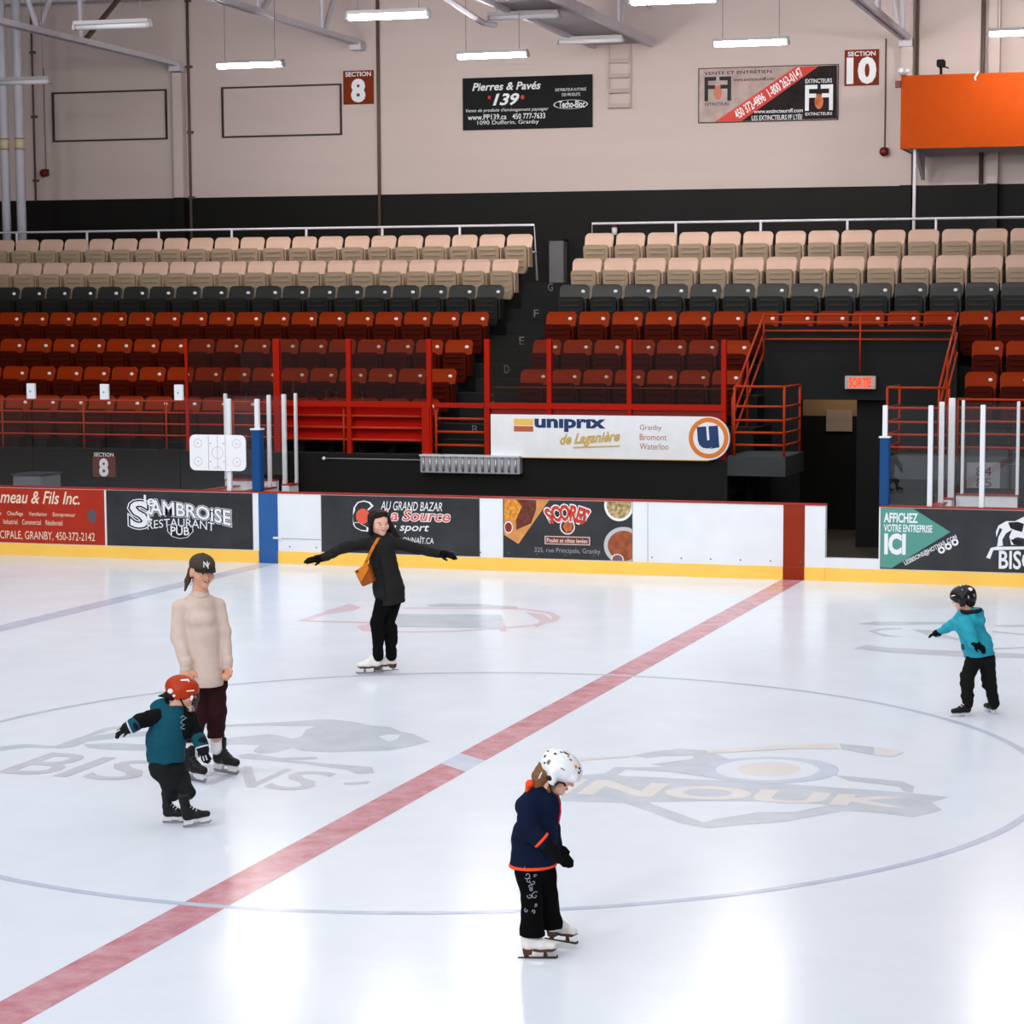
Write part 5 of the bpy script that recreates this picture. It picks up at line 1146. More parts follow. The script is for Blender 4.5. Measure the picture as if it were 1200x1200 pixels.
# ---- woman in beige sweatshirt and cap
def woman_beige():
    F = Fig((-1.693, -1.075), 'smiling person in dark cap, long beige sweatshirt and black skates beside the small child')
    SW = M('beige sweatshirt', (205, 184, 172), .8, var=.05, vscale=10, bump=.2, bscale=80); PT = M('maroon trousers', (42, 14, 17), .85, spec=.15, var=.1); CAP = M('dark cap', (66, 58, 48), .8, spec=.2, bump=.15, bscale=90)
    hc = (-0.018, -0.030, 1.599); R = frame((.56, -.80, -.20), (.02, 0, 1)); hh = .235
    ls, rs = (-0.187, -0.060, 1.343), (0.083, 0.060, 1.339); le, re = (-0.183, -0.100, 1.109), (0.122, 0.030, 1.123); LW, RW = (-0.120, -0.200, 0.881), (0.167, -0.050, 0.871)
    lh, rh = (-0.092, -0.050, 0.750), (0.046, 0.050, 0.743); lk, rk = (-0.059, -0.100, 0.504), (0.066, -0.020, 0.515); la, ra = (-0.111, -0.100, 0.195), (0.046, 0.090, 0.237)
    pr = head(hc, R, hh)+chain([hc+R@_v((0, -.08, -.15))*hh, (-0.040, -0.000, 1.432)], [.052, .062])+[cone((-0.046, -0.000, 1.331), (-0.033, -0.020, 1.113), .10, .10), cone((-0.033, -0.020, 1.113), (-0.020, -0.020, 0.844), .10, .11), cone((-0.125, -0.000, 1.324), (0.033, 0.030, 1.332), .04, .04)]
    pr += chain([ls, le, LW], [.035, .035, .026])+chain([rs, re, RW], [.035, .035, .026])+chain([lh, lk, la], [.07, .05, .034])+chain([rh, rk, ra], [.07, .05, .034])
    pr += hand(LW, (.12, -.2, -1), (.4, -.8, 0), .175, 1, .5)+hand(RW, (.1, -.15, -1), (-.7, -.6, .1), .165, 1, 1.25)
    F.sdf('person', pr, SKIN, k=.02, vox=.007); face(F, hc, R, hh, 1)
    A = lambda r, f, u: hc+R@(_v((r, f, u))*hh)
    F.sdf('hair', [elli(A(0, -.13, .02), _v((.38, .36, .38))*hh, R), cone(A(0, -.42, -.1), A(-.1, -.55, -.5), .13*hh, .12*hh), cone(A(-.1, -.55, -.5), A(-.12, -.5, -.95), .12*hh, .06*hh), cone(A(.30, -.22, -.05), A(.36, -.25, -.38), .09*hh, .09*hh), cone(A(.36, -.25, -.38), A(.42, -.25, -.72), .09*hh, .04*hh)], M('brown hair', (70, 48, 34), .5, bump=.3, bscale=40), vox=.007, sub=[elli(A(0, .32, -.1), _v((.34, .36, .5))*hh, R)], label='brown ponytail')
    cap = F.sdf('cap', [elli(A(0, -.03, .22), _v((.41, .47, .36))*hh, R)], CAP, vox=.006, cuts=[(A(0, 0, .12), tuple(R@_v((0, .12, -1))))], label='dark cap with white letters')
    m = MB(); ring = []
    for r_, dz in ((.30, 0), (.62, -.07)):
        ring.append([m.bm.verts.new(Vector(A(.40*math.sin(a)*(1 if r_ < .5 else .92), .02+.42*math.cos(a)*(1 if r_ < .5 else 1)+(.24*math.cos(a) if r_ > .5 else 0), .20+dz-.07*abs(math.sin(a))**2*(r_ > .5)))) for a in np.linspace(-1.25, 1.25, 15)])
    for i in range(14): m.bm.faces.new((ring[0][i], ring[0][i+1], ring[1][i+1], ring[1][i]))
    ge = bmesh.ops.solidify(m.bm, geom=m.bm.faces[:], thickness=.008)
    F.mb(m, 'brim', CAP, cap, True)
    F.mb(MB().ellipsoid(A(0, -.03, .585), (.012, .012, .007), 8, 6), 'button', CAP, cap)
    fr = R@_v((0.0, .97, .25)); base = _v(A(.06, .395, .34)); rr = -R[:, 0]; uu = unit(np.cross(fr, rr))
    for ch, dx, dz in (('N', -.024, .0), ('Y', -.004, -.012)):
        me = text_mesh(ch, bold=.02); co = np.empty(len(me.vertices)*3); me.vertices.foreach_get('co', co); co = co.reshape(-1, 3)
        co[:, :2] = (co[:, :2]-co[:, :2].min(0))/np.ptp(co[:, :2], 0); q = base+np.outer(dx+co[:, 0]*.036-.004, rr)+np.outer(dz+co[:, 1]*.046-.02, uu)+fr*.012
        q = q-np.outer(((co[:, 0]*.036+dx)**2)*2.5, fr)
        me.vertices.foreach_set('co', q.ravel()); me.transform(F.mat); link_mesh('monogram', me, WHITEV, cap)
    F.sdf('sweatshirt', [cone((-0.049, -0.000, 1.304), (-0.033, -0.020, 1.113), .128, .135), cone((-0.033, -0.020, 1.113), (-0.033, -0.020, 0.797), .135, .165), cone((-0.033, -0.020, 0.797), (-0.033, -0.020, 0.703), .16, .152), cone((-0.125, -0.030, 1.317), (0.033, 0.040, 1.323), .055, .053), cone((-0.072, -0.010, 1.373), (-0.171, -0.050, 1.321), .045, .056), cone((-0.013, -0.000, 1.378), (0.073, 0.050, 1.321), .045, .053), cone((-0.043, -0.010, 1.420), (-0.046, -0.000, 1.317), .056, .09), elli((0.013, -0.090, 1.235), (.06, .06, .055)), elli((-0.059, -0.110, 1.232), (.06, .055, .055))], SW, k=.035, wr=.003, wf=18, limbs=chain([_v(ls)-(0, 0, .02), le, LW], [.064, .066, .044])+chain([_v(rs)-(0, 0, .02), re, RW], [.058, .058, .042]), kl=.025, cuts=[((-0.026, -0.000, 0.719), (-.05, 0, -1))], sub=[elli((-0.033, -0.050, 1.496), (.064, .075, .05))], label='long beige sweatshirt')
    m = MB(); c0 = (-0.039, -0.020, 1.429); pts = [Vector(c0)+Vector((.064*math.cos(a), .064*math.sin(a), .022*math.sin(a))) for a in np.linspace(0, 2*PI, 24)]
    m.tube(pts, .009, 6); F.mb(m, 'collar', SW, smooth=True)
    for w_, rr_ in ((LW, .047), (RW, .045)): F.sdf('cuff', [cone(_v(w_)+(0, 0, .045), _v(w_)+(0, 0, .01), rr_, rr_*.92)], SW, vox=.006, cuts=[(_v(w_)+(0, 0, .004), (.1, -.1, -1))])
    F.sdf('trousers', chain([lh, lk, _v(la)+(.0, 0, .06)], [.095, .075, .062])+chain([rh, rk, _v(ra)+(0, 0, .05)], [.095, .080, .064])+[elli(_v(rk)+(.03, -.03, -.02), (.055, .055, .05)), cone(_v(lh)-(0, 0, .02), _v(rh)-(0, 0, .02), .1, .1)], PT, k=.025, wr=.004, wf=24, cuts=[(_v(ra)+(0, 0, .055), (0, 0, -1))], label='maroon cropped trousers')
    F.sdf('sock', [cone(_v(ra)+(0, 0, .09), _v(ra)-(0, 0, .04), .047, .045)], M('white sock', (222, 224, 228), .8), vox=.006)
    F.sdf('sock', [cone(_v(la)+(0, 0, .09), _v(la)-(0, 0, .04), .047, .045)], M('white sock'), vox=.006)
    skate(F, 'skate', (-0.184, -0.080, -0.001), (.75, -.66), .285, 'hockey', boot_mat=BOOTB, top=.16); skate(F, 'skate', (0.010, 0.170, 0.009), (.78, -.62), .285, 'hockey', boot_mat=BOOTB, top=.17)
woman_beige()

# ---- small child in red helmet and teal hoodie
def child_red():
    F = Fig((-1.106, -2.622), 'small child in red helmet and teal hooded top leaning forward on black skates', .007)
    TE = M('teal hoodie', (14, 76, 92), .85, spec=.15, var=.1, vscale=12, bump=.2, bscale=70); NV = M('black sleeve', (11, 13, 14), .85, spec=.12); PT = M('charcoal trousers', (24, 27, 28), .85, spec=.15, var=.12); GL = M('black hockey glove', (11, 11, 12), .7, spec=.2); RED = M('red helmet shell', (174, 50, 6), .4, spec=.2)
    hc = (-0.009, -0.000, 0.937); R = frame((.97, .08, -.22), (.16, 0, 1)); hh = .20
    ls, rs = (-0.166, -0.070, 0.779), (0.024, 0.050, 0.752); le, re = (-0.272, -0.120, 0.754), (0.072, 0.020, 0.655); LW, RW = (-0.342, -0.150, 0.717), (0.131, -0.030, 0.556)
    lh, rh = (-0.154, -0.050, 0.433), (-0.090, 0.050, 0.416); lk, rk = (-0.089, -0.040, 0.302), (-0.042, 0.030, 0.299); la, ra = (-0.090, 0.040, 0.205), (0.036, -0.080, 0.244)
    pr = head(hc, R, hh)+chain([hc+R@_v((0, -.05, -.15))*hh, (-0.077, -0.000, 0.782)], [.045, .05])+[cone((-0.089, -0.000, 0.721), (-0.125, -0.000, 0.598), .085, .09), cone((-0.125, -0.000, 0.598), (-0.125, -0.000, 0.452), .09, .07)]
    pr += chain([ls, le, LW], [.036, .03, .024])+chain([rs, re, RW], [.036, .03, .024])+chain([lh, lk, la], [.05, .038, .026])+chain([rh, rk, ra], [.05, .038, .026])
    pr += hand(LW, (-1, -.1, -.42), (.2, .6, -1), .105, -1, inner=True)+hand(RW, (.28, -.2, -1), (.3, .9, 0), .105, 1, inner=True)
    F.sdf('person', pr, SKINL, k=.016); face(F, hc, R, hh)
    A = lambda r, f, u: hc+R@(_v((r, f, u))*hh)
    hl = F.sdf('helmet', [elli(A(0, -.02, .13), _v((.47, .60, .46))*hh, R), cone(A(-.36, -.1, .05), A(-.38, -.08, -.16), .15*hh, .12*hh), cone(A(.36, -.1, .05), A(.38, -.08, -.16), .15*hh, .12*hh)], RED, vox=.006, k=.02, sub=[elli(A(0, .5, -.36), _v((.42, .46, .42))*hh, R), elli(A(0, -.05, -.38), _v((.34, .44, .32))*hh, R)], cuts=[(A(0, 0, -.24), tuple(R@_v((0, -.1, -1))))], label='glossy red hockey helmet')
    sd = R@_v((1, 0, 0)); rot = Matrix([list(x) for x in R])
    def patch(r, f, u, wd, ht, mat, nm='sticker', par=None, rr=None):
        p = A(r, f, u); F.mb(MB().ellipsoid(p, (ht*hh*.5, wd*hh*.5, ht*hh*.5) if rr is None else rr, 10, 6, rot), nm, mat, par or hl, True)
    WS = M('white sticker', (232, 228, 232), .4)
    m = MB()
    for s in (1,):
        for (f0, u0, f1, u1, w_) in ((-.1, .43, .16, .50, .05), (.16, .50, .2, .42, .03)): m.tube([A(.30, f0, u0), A(.26, f1, u1)], w_*hh, 6)
    F.mb(m, 'sticker', WS, hl)
    F.mb(MB().tube([A(.44, .18, .14), A(.36, .42, .2)], .022*hh, 6), 'sticker', WS, hl)
    F.mb(MB().ellipsoid(A(.42, -.36, .02), (.05*hh, .1*hh, .09*hh), 10, 6, rot), 'sticker', WS, hl)
    F.mb(MB().ellipsoid(A(.49, -.2, -.10), (.03*hh, .05*hh, .05*hh), 10, 6, rot), 'rivet', WS, hl); F.mb(MB().ellipsoid(A(.44, .40, -.06), (.03*hh, .05*hh, .1*hh), 10, 6, rot), 'visor_clip', WS, hl)
    m = MB()
    for u in np.linspace(-.55, .02, 6): m.tube([A(r_*.36, .44+.17*math.cos(r_*1.5), u) for r_ in np.linspace(-1, 1, 9)], .012*hh, 5)
    for r_ in np.linspace(-.8, .8, 6): m.tube([A(r_*.36, .44+.17*math.cos(r_*1.5), u) for u in np.linspace(-.57, .05, 5)], .012*hh, 5)
    F.mb(m, 'face_cage', M('cage wire', (70, 62, 62), .4, metal=.5), hl, True)
    F.sdf('chin_cup', [elli(A(0, .40, -.52), _v((.2, .16, .13))*hh, R)], M('chin cup', (196, 176, 160), .5), hl, vox=.006)
    F.mb(MB().tube([A(.42, .0, -.15), A(.34, .2, -.42), A(.15, .38, -.56)], .03*hh, 6), 'chin_strap', GL, hl)
    F.sdf('hair', [cone(A(.15, -.5, -.2), A(.1, -.75, -.3), .1*hh, .03*hh), elli(A(0, -.3, -.15), _v((.3, .25, .25))*hh, R)], M('dark hair'), vox=.006)
    ho = F.sdf('hoodie', [cone((-0.089, -0.000, 0.733), (-0.128, -0.000, 0.598), .118, .130), cone((-0.128, -0.000, 0.598), (-0.134, -0.000, 0.476), .130, .130), cone((-0.160, -0.050, 0.768), (-0.006, 0.040, 0.748), .07, .065), cone((-0.137, -0.000, 0.824), (-0.054, -0.000, 0.806), .072, .06), cone((-0.191, -0.000, 0.831), (-0.149, -0.000, 0.769), .04, .06)], TE, k=.03, wr=.0035, wf=26, cuts=[((-0.131, -0.000, 0.446), (.0, 0, -1))], sub=[elli((-0.066, -0.000, 0.867), (.06, .06, .05))], label='teal hooded top')
    F.sdf('dark_chest', [cone((0.000, 0.010, 0.755), (0.006, -0.000, 0.660), .072, .062), elli((0.024, -0.000, 0.721), (.055, .07, .075))], NV, ho, k=.02)
    m = MB(); m.tube([(-0.009, -0.075, 0.765), (0.012, -0.075, 0.780), (0.033, -0.070, 0.767), (0.006, -0.080, 0.751), (-0.006, -0.080, 0.732), (0.018, -0.075, 0.719), (-0.009, -0.080, 0.696), (0.018, -0.070, 0.687)], .005, 5); F.mb(m, 'lettering', M('grey chest print', (120, 136, 146), .6), ho)
    for pts, rads in (([ls, le, LW], [.058, .05, .04]), ([rs, re, RW], [.058, .05, .04])):
        sl = F.sdf('sleeve', chain(pts, rads), NV, k=.02, wr=.004, wf=34)
        a_, b_ = _v(pts[1]), _v(pts[2]); F.sdf('cuff', [cone(a_+(b_-a_)*.45, a_+(b_-a_)*.85, .052, .05)], TE, sl, vox=.006)
    F.sdf('trousers', chain([lh, lk, la], [.080, .070, .054])+chain([rh, rk, ra], [.080, .068, .054])+[cone((-0.161, -0.020, 0.401), (-0.089, -0.000, 0.397), .085, .085)], PT, k=.03, wr=.004, wf=26, label='baggy charcoal trousers')
    for w_, d_, n_, s_ in ((LW, (-1, -.1, -.42), (.2, .6, -1), -1), (RW, (.28, -.2, -1), (.3, .9, 0), 1)):
        g = F.sdf('glove', hand(w_, d_, n_, .135, s_, .35, .075, .03)+[cone(_v(w_)-unit(d_)*.035, _v(w_)+unit(d_)*.02, .044, .042)], GL, vox=.005, smooth=1, k=.008)
        dd = unit(d_); c_ = _v(w_)+dd*.0; m = MB()
        lat = unit(np.cross(n_, dd)); nn = np.cross(dd, lat)
        m.tube([Vector(c_+(lat*math.cos(a)+nn*math.sin(a))*.046) for a in np.linspace(0, 2*PI, 16)], .006, 5); F.mb(m, 'cuff_band', M('white glove trim', (214, 214, 218), .5), g)
        m = MB()
        for j in (-1, 0, 1): m.tube([Vector(c_+dd*.065+lat*.022*j-nn*.026), Vector(c_+dd*.10+lat*.024*j-nn*.024)], .004, 5)
        F.mb(m, 'knuckle_trim', M('white glove trim'), g)
    skate(F, 'skate', (-0.167, 0.020, 0.005), (1, .0), .19, 'hockey', boot_mat=BOOTB, top=.25); skate(F, 'skate', (0.006, -0.120, 0.002), (.95, .25), .20, 'hockey', tilt=.14, boot_mat=BOOTB, top=.25)
child_red()

# ---- child in white helmet and navy fleece
def child_white():
    F = Fig((2.276, -4.947), 'child in white helmet and navy orange-trimmed fleece looking down at the ice', .007)
    NV = M('navy fleece', (15, 26, 50), .9, spec=.1, var=.15, vscale=16, bump=.3, bscale=90); OR = M('neon orange trim', (255, 76, 26), .6); PT = M('black trousers', (7, 7, 8), .9, spec=.08); GL = M('black mitten', (13, 13, 12), .85, spec=.1); WH = M('white helmet shell', (232, 233, 236), .3, coat=.3)
    hc = (0.071, -0.000, 1.006); R = frame((.88, -.14, -.5), (.5, 0, 1)); hh = .205
    ls, rs = (-0.085, -0.080, 0.846), (0.000, 0.080, 0.811); le, re = (-0.094, -0.140, 0.720), (0.024, 0.120, 0.657); LW, RW = (-0.014, -0.170, 0.669), (0.048, 0.100, 0.579)
    lh, rh = (-0.095, -0.050, 0.482), (-0.024, 0.060, 0.462); lk, rk = (-0.076, -0.075, 0.312), (0.005, 0.020, 0.295); la, ra = (-0.073, -0.120, 0.137), (0.029, 0.030, 0.149)
    pr = head(hc, R, hh)+chain([hc+R@_v((0, -.1, -.15))*hh, (0.000, -0.000, 0.873)], [.045, .052])+[cone((-0.029, -0.000, 0.804), (-0.062, -0.000, 0.641), .08, .085), cone((-0.062, -0.000, 0.641), (-0.062, -0.000, 0.543), .085, .07)]
    pr += chain([ls, le, LW], [.036, .03, .024])+chain([rs, re, RW], [.036, .03, .024])+chain([lh, lk, la], [.05, .038, .026])+chain([rh, rk, ra], [.05, .038, .026])
    pr += hand(LW, (.80, -.05, -.72), (.6, .2, -.6), .12, 1, inner=True)+hand(RW, (.55, 0, -.9), (.6, -.2, -.6), .11, 1, inner=True)
    F.sdf('person', pr, SKINL, k=.016); face(F, hc, R, hh)
    A = lambda r, f, u: hc+R@(_v((r, f, u))*hh); rot = Matrix([list(x) for x in R])
    F.sdf('hair', [elli(A(0, -.26, -.1), _v((.36, .26, .34))*hh, R), cone(A(.12, -.46, .0), A(.1, -.50, -.36), .15*hh, .12*hh), cone(A(.33, .0, -.1), A(.3, .05, -.42), .13*hh, .1*hh), cone(A(.1, -.35, -.3), A(.1, -.3, -.6), .22*hh, .16*hh)], M('light brown hair', (128, 88, 52), .5, bump=.4, bscale=50, stretch=(4, 4, 1)), vox=.006, k=.015, wr=.003, wf=70, sub=[elli(A(0, .36, -.15), _v((.3, .34, .4))*hh, R)], label='light brown hair')
    hl = F.sdf('helmet', [elli(A(0, -.03, .19), _v((.48, .62, .46))*hh, R), cone(A(-.4, -.1, .05), A(-.4, -.02, -.18), .15*hh, .13*hh), cone(A(.4, -.1, .05), A(.4, -.02, -.18), .15*hh, .13*hh), cone(A(-.25, .45, .15), A(.25, .45, .15), .12*hh, .12*hh)], WH, vox=.006, k=.02, sub=[elli(A(0, .52, -.27), _v((.46, .46, .36))*hh, R), elli(A(0, -.05, -.36), _v((.36, .44, .30))*hh, R)], cuts=[(A(0, 0, -.28), tuple(R@_v((0, 0, -1))))], label='white hockey helmet with black vents')
    BK = M('vent black', (26, 26, 26), .5)
    # vents sit on the shell: project radially onto the ellipsoid
    ctr = _v((0, -.03, .19)); rad = _v((.48, .62, .46))
    def on(r, f, u, o=1.0):
        d = _v((r, f, u)); return A(*(ctr+d/np.linalg.norm(d/rad)*o))
    for r, f, u, a_, b_, mt in ((.6, -.55, .55, .05, .035, BK), (.8, -.62, .05, .06, .075, M('sticker red grey', (150, 110, 110), .5)), (.7, -.8, -.12, .035, .03, BK), (.4, -.1, 1, .11, .02, BK), (.5, .1, .8, .03, .02, BK), (.6, .3, .75, .05, .02, BK), (.62, .75, .55, .055, .055, M('orange sticker', (190, 120, 40), .5)), (.4, .95, .55, .05, .03, BK), (.45, .95, .3, .05, .035, BK), (.3, 1, .4, .03, .02, BK), (.7, .15, .1, .08, .012, M('grey print')), (.62, .8, -.12, .012, .07, BK), (.55, .9, -.12, .012, .07, BK), (.48, .95, -.12, .012, .06, BK), (.5, -.4, .9, .05, .02, BK), (.3, -.9, .4, .04, .03, BK), (.5, -.9, .15, .03, .05, BK)):
        F.mb(MB().ellipsoid(on(r, f, u), (max(.018, a_*.35)*hh, a_*hh, b_*hh), 10, 6, rot), 'vent' if mt is BK else 'sticker', mt, hl, True)
    F.mb(MB().ellipsoid(A(.52, -.12, -.13), (.03*hh, .09*hh, .07*hh), 10, 6, rot), 'ear_vent', BK, hl, True)
    m = MB().tube([A(.47, .10, -.22), A(.46, .16, -.10), A(.46, .28, -.06), A(.44, .36, -.10)], .035*hh, 6); F.mb(m, 'brow_pad', BK, hl, True)
    F.mb(MB().tube([A(.44, -.05, -.26), A(.36, .1, -.45), A(.15, .27, -.53), A(-.15, .27, -.53), A(-.36, .1, -.45)], .03*hh, 6), 'chin_strap', BK, hl)
    F.mb(MB().tube([A(.42, -.38, -.12), A(.44, -.36, -.3)], .02*hh, 6), 'rear_strap', M('white sticker', (232, 228, 232), .4), hl)
    jk = F.sdf('fleece_jacket', [cone((-0.019, -0.000, 0.814), (-0.062, -0.000, 0.641), .108, .120), cone((-0.062, -0.000, 0.641), (-0.071, -0.000, 0.508), .120, .130), cone((-0.066, -0.060, 0.831), (-0.010, 0.060, 0.807), .075, .075), cone((-0.010, -0.000, 0.883), (0.019, -0.000, 0.893), .068, .052), cone((-0.114, -0.000, 0.829), (-0.057, -0.000, 0.878), .05, .062), elli((-0.121, -0.000, 0.819), (.045, .07, .04))], NV, k=.03, wr=.0035, wf=22, limbs=chain([ls, le, LW], [.066, .060, .044])+chain([rs, re, RW], [.062, .056, .042]), kl=.014, cuts=[((-0.071, -0.000, 0.493), (.04, 0, -1))], sub=[elli((0.038, -0.000, 0.932), (.05, .06, .05))], label='navy fleece jacket')
    F.sdf('hood_lining', [cone((-0.097, -0.020, 0.918), (-0.085, -0.020, 0.953), .017, .02), cone((-0.086, 0.030, 0.939), (-0.085, -0.040, 0.958), .02, .02)], OR, jk, vox=.005, label='neon orange hood lining')
    c_ = _v((-0.071, -0.000, 0.496)); m = MB(); m.tube([Vector(c_+(.127*math.cos(a), .127*math.sin(a), .0+.004*math.cos(a))) for a in np.linspace(0, 2*PI, 40)], .0095, 8); F.mb(m, 'hem_trim', OR, jk, True, label='neon orange hem trim')
    dd = unit((.75, -.05, -.7)); m = MB(); la_ = unit(np.cross(dd, (0, 1, 0))); nb = np.cross(dd, la_); m.tube([Vector(_v(LW)-dd*.004+(la_*math.cos(a)+nb*math.sin(a))*.045) for a in np.linspace(0, 2*PI, 24)], .008, 8); F.mb(m, 'cuff_trim', OR, jk, True, label='neon orange cuff trim')
    m = MB(); m.tube([(0.066, -0.020, 0.883), (0.081, -0.030, 0.832), (0.083, -0.030, 0.797), (0.071, -0.030, 0.733)], .006, 6); F.mb(m, 'front_zip', M('zip red', (200, 44, 60), .5), jk)
    trs = F.sdf('trousers', chain([lh, lk, la], [.070, .056, .066])+chain([rh, rk, ra], [.076, .062, .060])+[cone(la, _v(la)-(0, 0, .03), .066, .068), cone(ra, _v(ra)-(0, 0, .025), .058, .062), cone(_v(lh)-(0, 0, .02), _v(rh)-(0, 0, .02), .078, .072)], PT, k=.02, wr=.003, wf=26, cuts=[(_v(la)-(0, 0, .012), (0, 0, -1))], label='black trousers with pale swirl print')
    SWIRL = []
    for c, r_, a0 in (((-0.103, -0.160, 0.503), 0.018, 0), ((-0.073, -0.160, 0.513), 0.02, 2), ((-0.098, -0.160, 0.464), 0.02, 4), ((-0.089, -0.160, 0.434), 0.016, 1), ((-0.066, -0.160, 0.424), 0.016, 3), ((-0.084, -0.160, 0.400), 0.015, 5), ((-0.056, -0.160, 0.350), 0.022, 1), ((-0.084, -0.160, 0.350), 0.016, 3), ((-0.075, -0.160, 0.385), 0.012, 2), ((-0.056, -0.160, 0.459), 0.01, 0), ((-0.052, -0.160, 0.301), 0.01, 4), ((-0.103, -0.160, 0.271), 0.012, 2), ((-0.066, -0.160, 0.267), 0.012, 5)):
        SWIRL.append((c, r_, a0))
    tm = trs.data
    from mathutils.bvhtree import BVHTree
    bvh = BVHTree.FromPolygons([(F.mat.inverted() @ (v.co+F.g))[:] for v in tm.vertices], [tuple(p.vertices) for p in tm.polygons])
    for c, r_, a0 in SWIRL:
        q_ = []
        for q in range(9):
            x, z = c[0]+r_*(1-q/10)*math.cos(a0+q*.75), c[2]+r_*(1-q/10)*math.sin(a0+q*.75)
            h = bvh.ray_cast(Vector((x, -1, z)), Vector((0, 1, 0)))
            if h[0] is not None: q_.append(h[0]+Vector((0, -.001, 0)))
        if len(q_) > 2: F.mb(MB().tube(q_, .0024, 5), 'swirl_print', M('pale swirl', (150, 154, 164), .6), trs, label='pale swirl print')
    F.sdf('mitten', hand(LW, (.80, -.05, -.72), (.6, .2, -.6), .13, 1, .16, .075, .0, .35)+[cone(_v(LW)-_v(dd)*.03, LW, .038, .036), cone(LW, _v(LW)+_v((.55, -.05, -.5))*.09, .036, .030), cone(_v(LW)+_v((.55, -.05, -.5))*.09, _v(LW)+_v((.58, -.05, -.66))*.16, .030, .022)], GL, vox=.005, smooth=1, k=.012)
    F.sdf('mitten', hand(RW, (.55, 0, -.9), (.6, -.2, -.6), .15, 1, .16, .075, .0, .35, True), GL, vox=.005, smooth=1, k=.012)
    skate(F, 'skate', (-0.134, -0.140, -0.000), (1, .0), .20, 'figure', boot_mat=BOOTW, top=.16); skate(F, 'skate', (0.000, 0.190, 0.014), (.86, -.5), .20, 'figure', boot_mat=BOOTW, top=.16)
child_white()

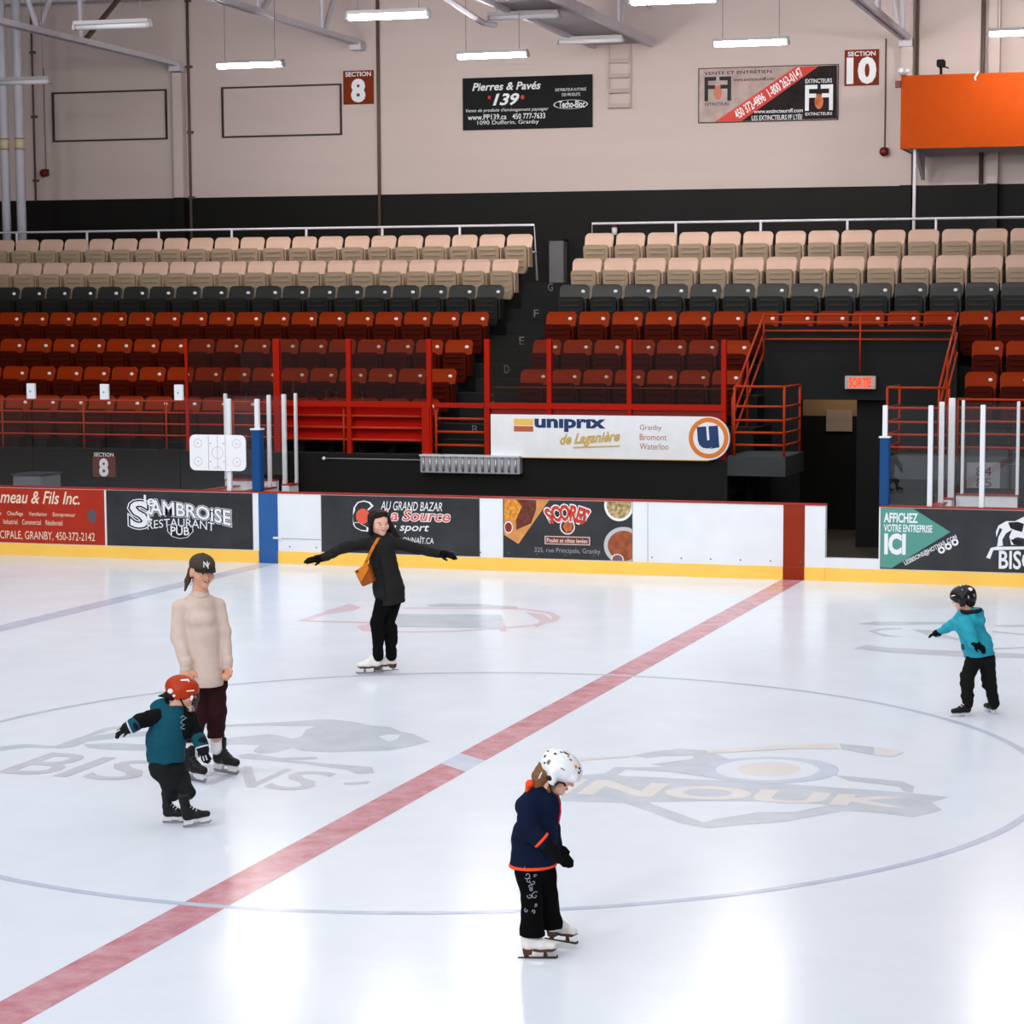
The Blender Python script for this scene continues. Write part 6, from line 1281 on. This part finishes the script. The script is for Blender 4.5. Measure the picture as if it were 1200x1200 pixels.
# ---- child in turquoise jacket seen from behind
def child_turquoise():
    F = Fig((3.685, 3.279), 'child in black helmet and turquoise jacket skating away at the right', .007)
    TQ = M('turquoise jacket', (32, 152, 172), .65, spec=.25, var=.08, vscale=8, bump=.2, bscale=40); PT = M('black snow trousers', (20, 21, 19), .85, spec=.12, var=.1); GL = M('black mitten'); BK = M('black helmet shell', (12, 12, 12), .3, spec=.3)
    hc = (-0.141, -0.000, 1.049); R = frame((-.85, .35, -.25), (-.12, 0, 1)); hh = .20
    ls, rs = (-0.184, 0.080, 0.822), (-0.136, -0.120, 0.857); le, re = (-0.268, 0.120, 0.768), (-0.109, -0.220, 0.766); LW, RW = (-0.334, 0.140, 0.722), (-0.079, -0.260, 0.680)
    lh, rh = (-0.046, -0.035, 0.501), (0.088, 0.040, 0.511); lk, rk = (-0.103, -0.070, 0.361), (0.111, 0.050, 0.316); la, ra = (-0.091, -0.040, 0.115), (0.161, 0.060, 0.098)
    pr = head(hc, R, hh)+chain([hc+R@_v((0, -.1, -.15))*hh, (-0.091, -0.000, 0.898)], [.045, .052])+[cone((-0.084, -0.000, 0.805), (0.000, -0.000, 0.619), .08, .085), cone((0.000, -0.000, 0.619), (0.015, -0.000, 0.573), .085, .07)]
    pr += chain([ls, le, LW], [.036, .03, .024])+chain([rs, re, RW], [.036, .03, .024])+chain([lh, lk, la], [.05, .038, .026])+chain([rh, rk, ra], [.05, .038, .026])
    pr += hand(LW, (-1, .1, -.25), (0, 0, -1), .085, -1, inner=True)+hand(RW, (.75, -.3, -.45), (-.3, .5, -.6), .105, 1, inner=True)
    F.sdf('person', pr, SKINL, k=.016); face(F, hc, R, hh)
    A = lambda r, f, u: hc+R@(_v((r, f, u))*hh); rot = Matrix([list(x) for x in R])
    F.sdf('hair', [elli(A(0, -.28, -.12), _v((.34, .26, .34))*hh, R)], M('dark hair'), vox=.006)
    hl = F.sdf('helmet', [elli(A(0, -.03, .16), _v((.47, .60, .45))*hh, R), cone(A(-.38, -.1, .05), A(-.38, .0, -.22), .16*hh, .14*hh), cone(A(.38, -.1, .05), A(.38, .0, -.22), .16*hh, .14*hh), elli(A(0, -.35, -.05), _v((.36, .25, .28))*hh, R)], BK, vox=.006, k=.02, sub=[elli(A(0, .52, -.3), _v((.42, .5, .42))*hh, R)], cuts=[(A(0, 0, -.30), tuple(R@_v((0, 0, -1))))], label='black hockey helmet')
    ctr = _v((0, -.03, .16)); rad = _v((.47, .60, .45))
    def on(r, f, u):
        d = _v((r, f, u)); return A(*(ctr+d/np.linalg.norm(d/rad)))
    WS = M('white sticker', (232, 228, 232), .4); PKS = M('pink sticker', (170, 140, 150), .5)
    for r, f, u, a_, b_, mt in ((-.5, -.9, .38, .12, .09, WS), (-.75, .6, .2, .14, .025, WS), (-.35, -.1, 1, .05, .06, WS), (-.2, -.4, 1, .035, .04, WS), (-.7, -.25, .5, .04, .04, PKS), (-.75, -.6, -.2, .06, .08, PKS), (-.4, -1, -.2, .06, .08, PKS), (-.9, -.1, -.3, .05, .04, M('grey print'))):
        F.mb(MB().ellipsoid(on(r, f, u), (max(.02, a_*.35)*hh, a_*hh, b_*hh), 10, 6, rot), 'sticker', mt, hl, True)
    jk = F.sdf('jacket', [cone((-0.091, -0.000, 0.813), (-0.008, -0.000, 0.635), .118, .130), cone((-0.008, -0.000, 0.635), (0.019, -0.000, 0.511), .130, .138), cone((-0.176, 0.050, 0.827), (-0.084, -0.080, 0.858), .07, .07), cone((-0.145, -0.000, 0.898), (-0.015, -0.020, 0.909), .065, .062), cone((0.008, -0.020, 0.855), (-0.030, -0.020, 0.917), .05, .05), cone((-0.106, -0.110, 0.855), (0.000, -0.090, 0.852), .035, .035)], TQ, k=.025, wr=.0065, wf=26, limbs=chain([ls, le, LW], [.056, .048, .034])+chain([rs, re, RW], [.068, .062, .046]), kl=.012, cuts=[((0.019, -0.000, 0.542), (.17, 0, -1))], sub=[elli((-0.114, -0.000, 0.967), (.06, .06, .05))], label='turquoise hooded jacket')
    m = MB(); c = _v((-0.072, -0.020, 0.944)); m.tube([Vector(c+(.085*math.cos(a), .085*math.sin(a), .008*math.cos(a))) for a in np.linspace(0, 2*PI, 28)], .018, 8); F.mb(m, 'collar', M('black collar', (20, 20, 20), .7), jk, True)
    m = MB(); m.tube([(-0.159, -0.120, 0.656), (-0.152, -0.120, 0.609)], .014, 6); F.mb(m, 'pocket_flap', M('dark teal', (20, 70, 78), .6), jk)
    F.sdf('trousers', chain([lh, lk, la], [.074, .064, .050])+chain([rh, rk, ra], [.074, .064, .050])+[cone((-0.023, -0.020, 0.522), (0.069, -0.000, 0.534), .076, .076), elli(_v(lk)+(0, 0, -.07), (.068, .066, .04)), elli(_v(rk)+(0, 0, -.06), (.066, .066, .03)), elli(_v(la)+(0, 0, .07), (.058, .058, .03))], PT, k=.02, wr=.004, wf=28, label='black padded trousers')
    for w_, d_, n_, s_ in ((LW, (-1, .1, -.25), (0, 0, -1), -1), (RW, (.8, -.2, -.4), (-.3, .6, -.6), 1)):
        F.sdf('glove', hand(w_, d_, n_, .105 if s_ < 0 else .135, s_, .3, .075, .04)+[cone(_v(w_)-unit(d_)*.0, _v(w_)+unit(d_)*.02, .034 if s_ < 0 else .044, .034 if s_ < 0 else .042)], GL, vox=.005, smooth=1, k=.01)
    skate(F, 'skate', (-0.057, -0.030, -0.018), (-.96, -.28), .20, 'hockey', boot_mat=BOOTB, top=.17); skate(F, 'skate', (0.176, 0.050, -0.017), (-.35, .94), .20, 'hockey', boot_mat=BOOTB, top=.17)
child_turquoise()
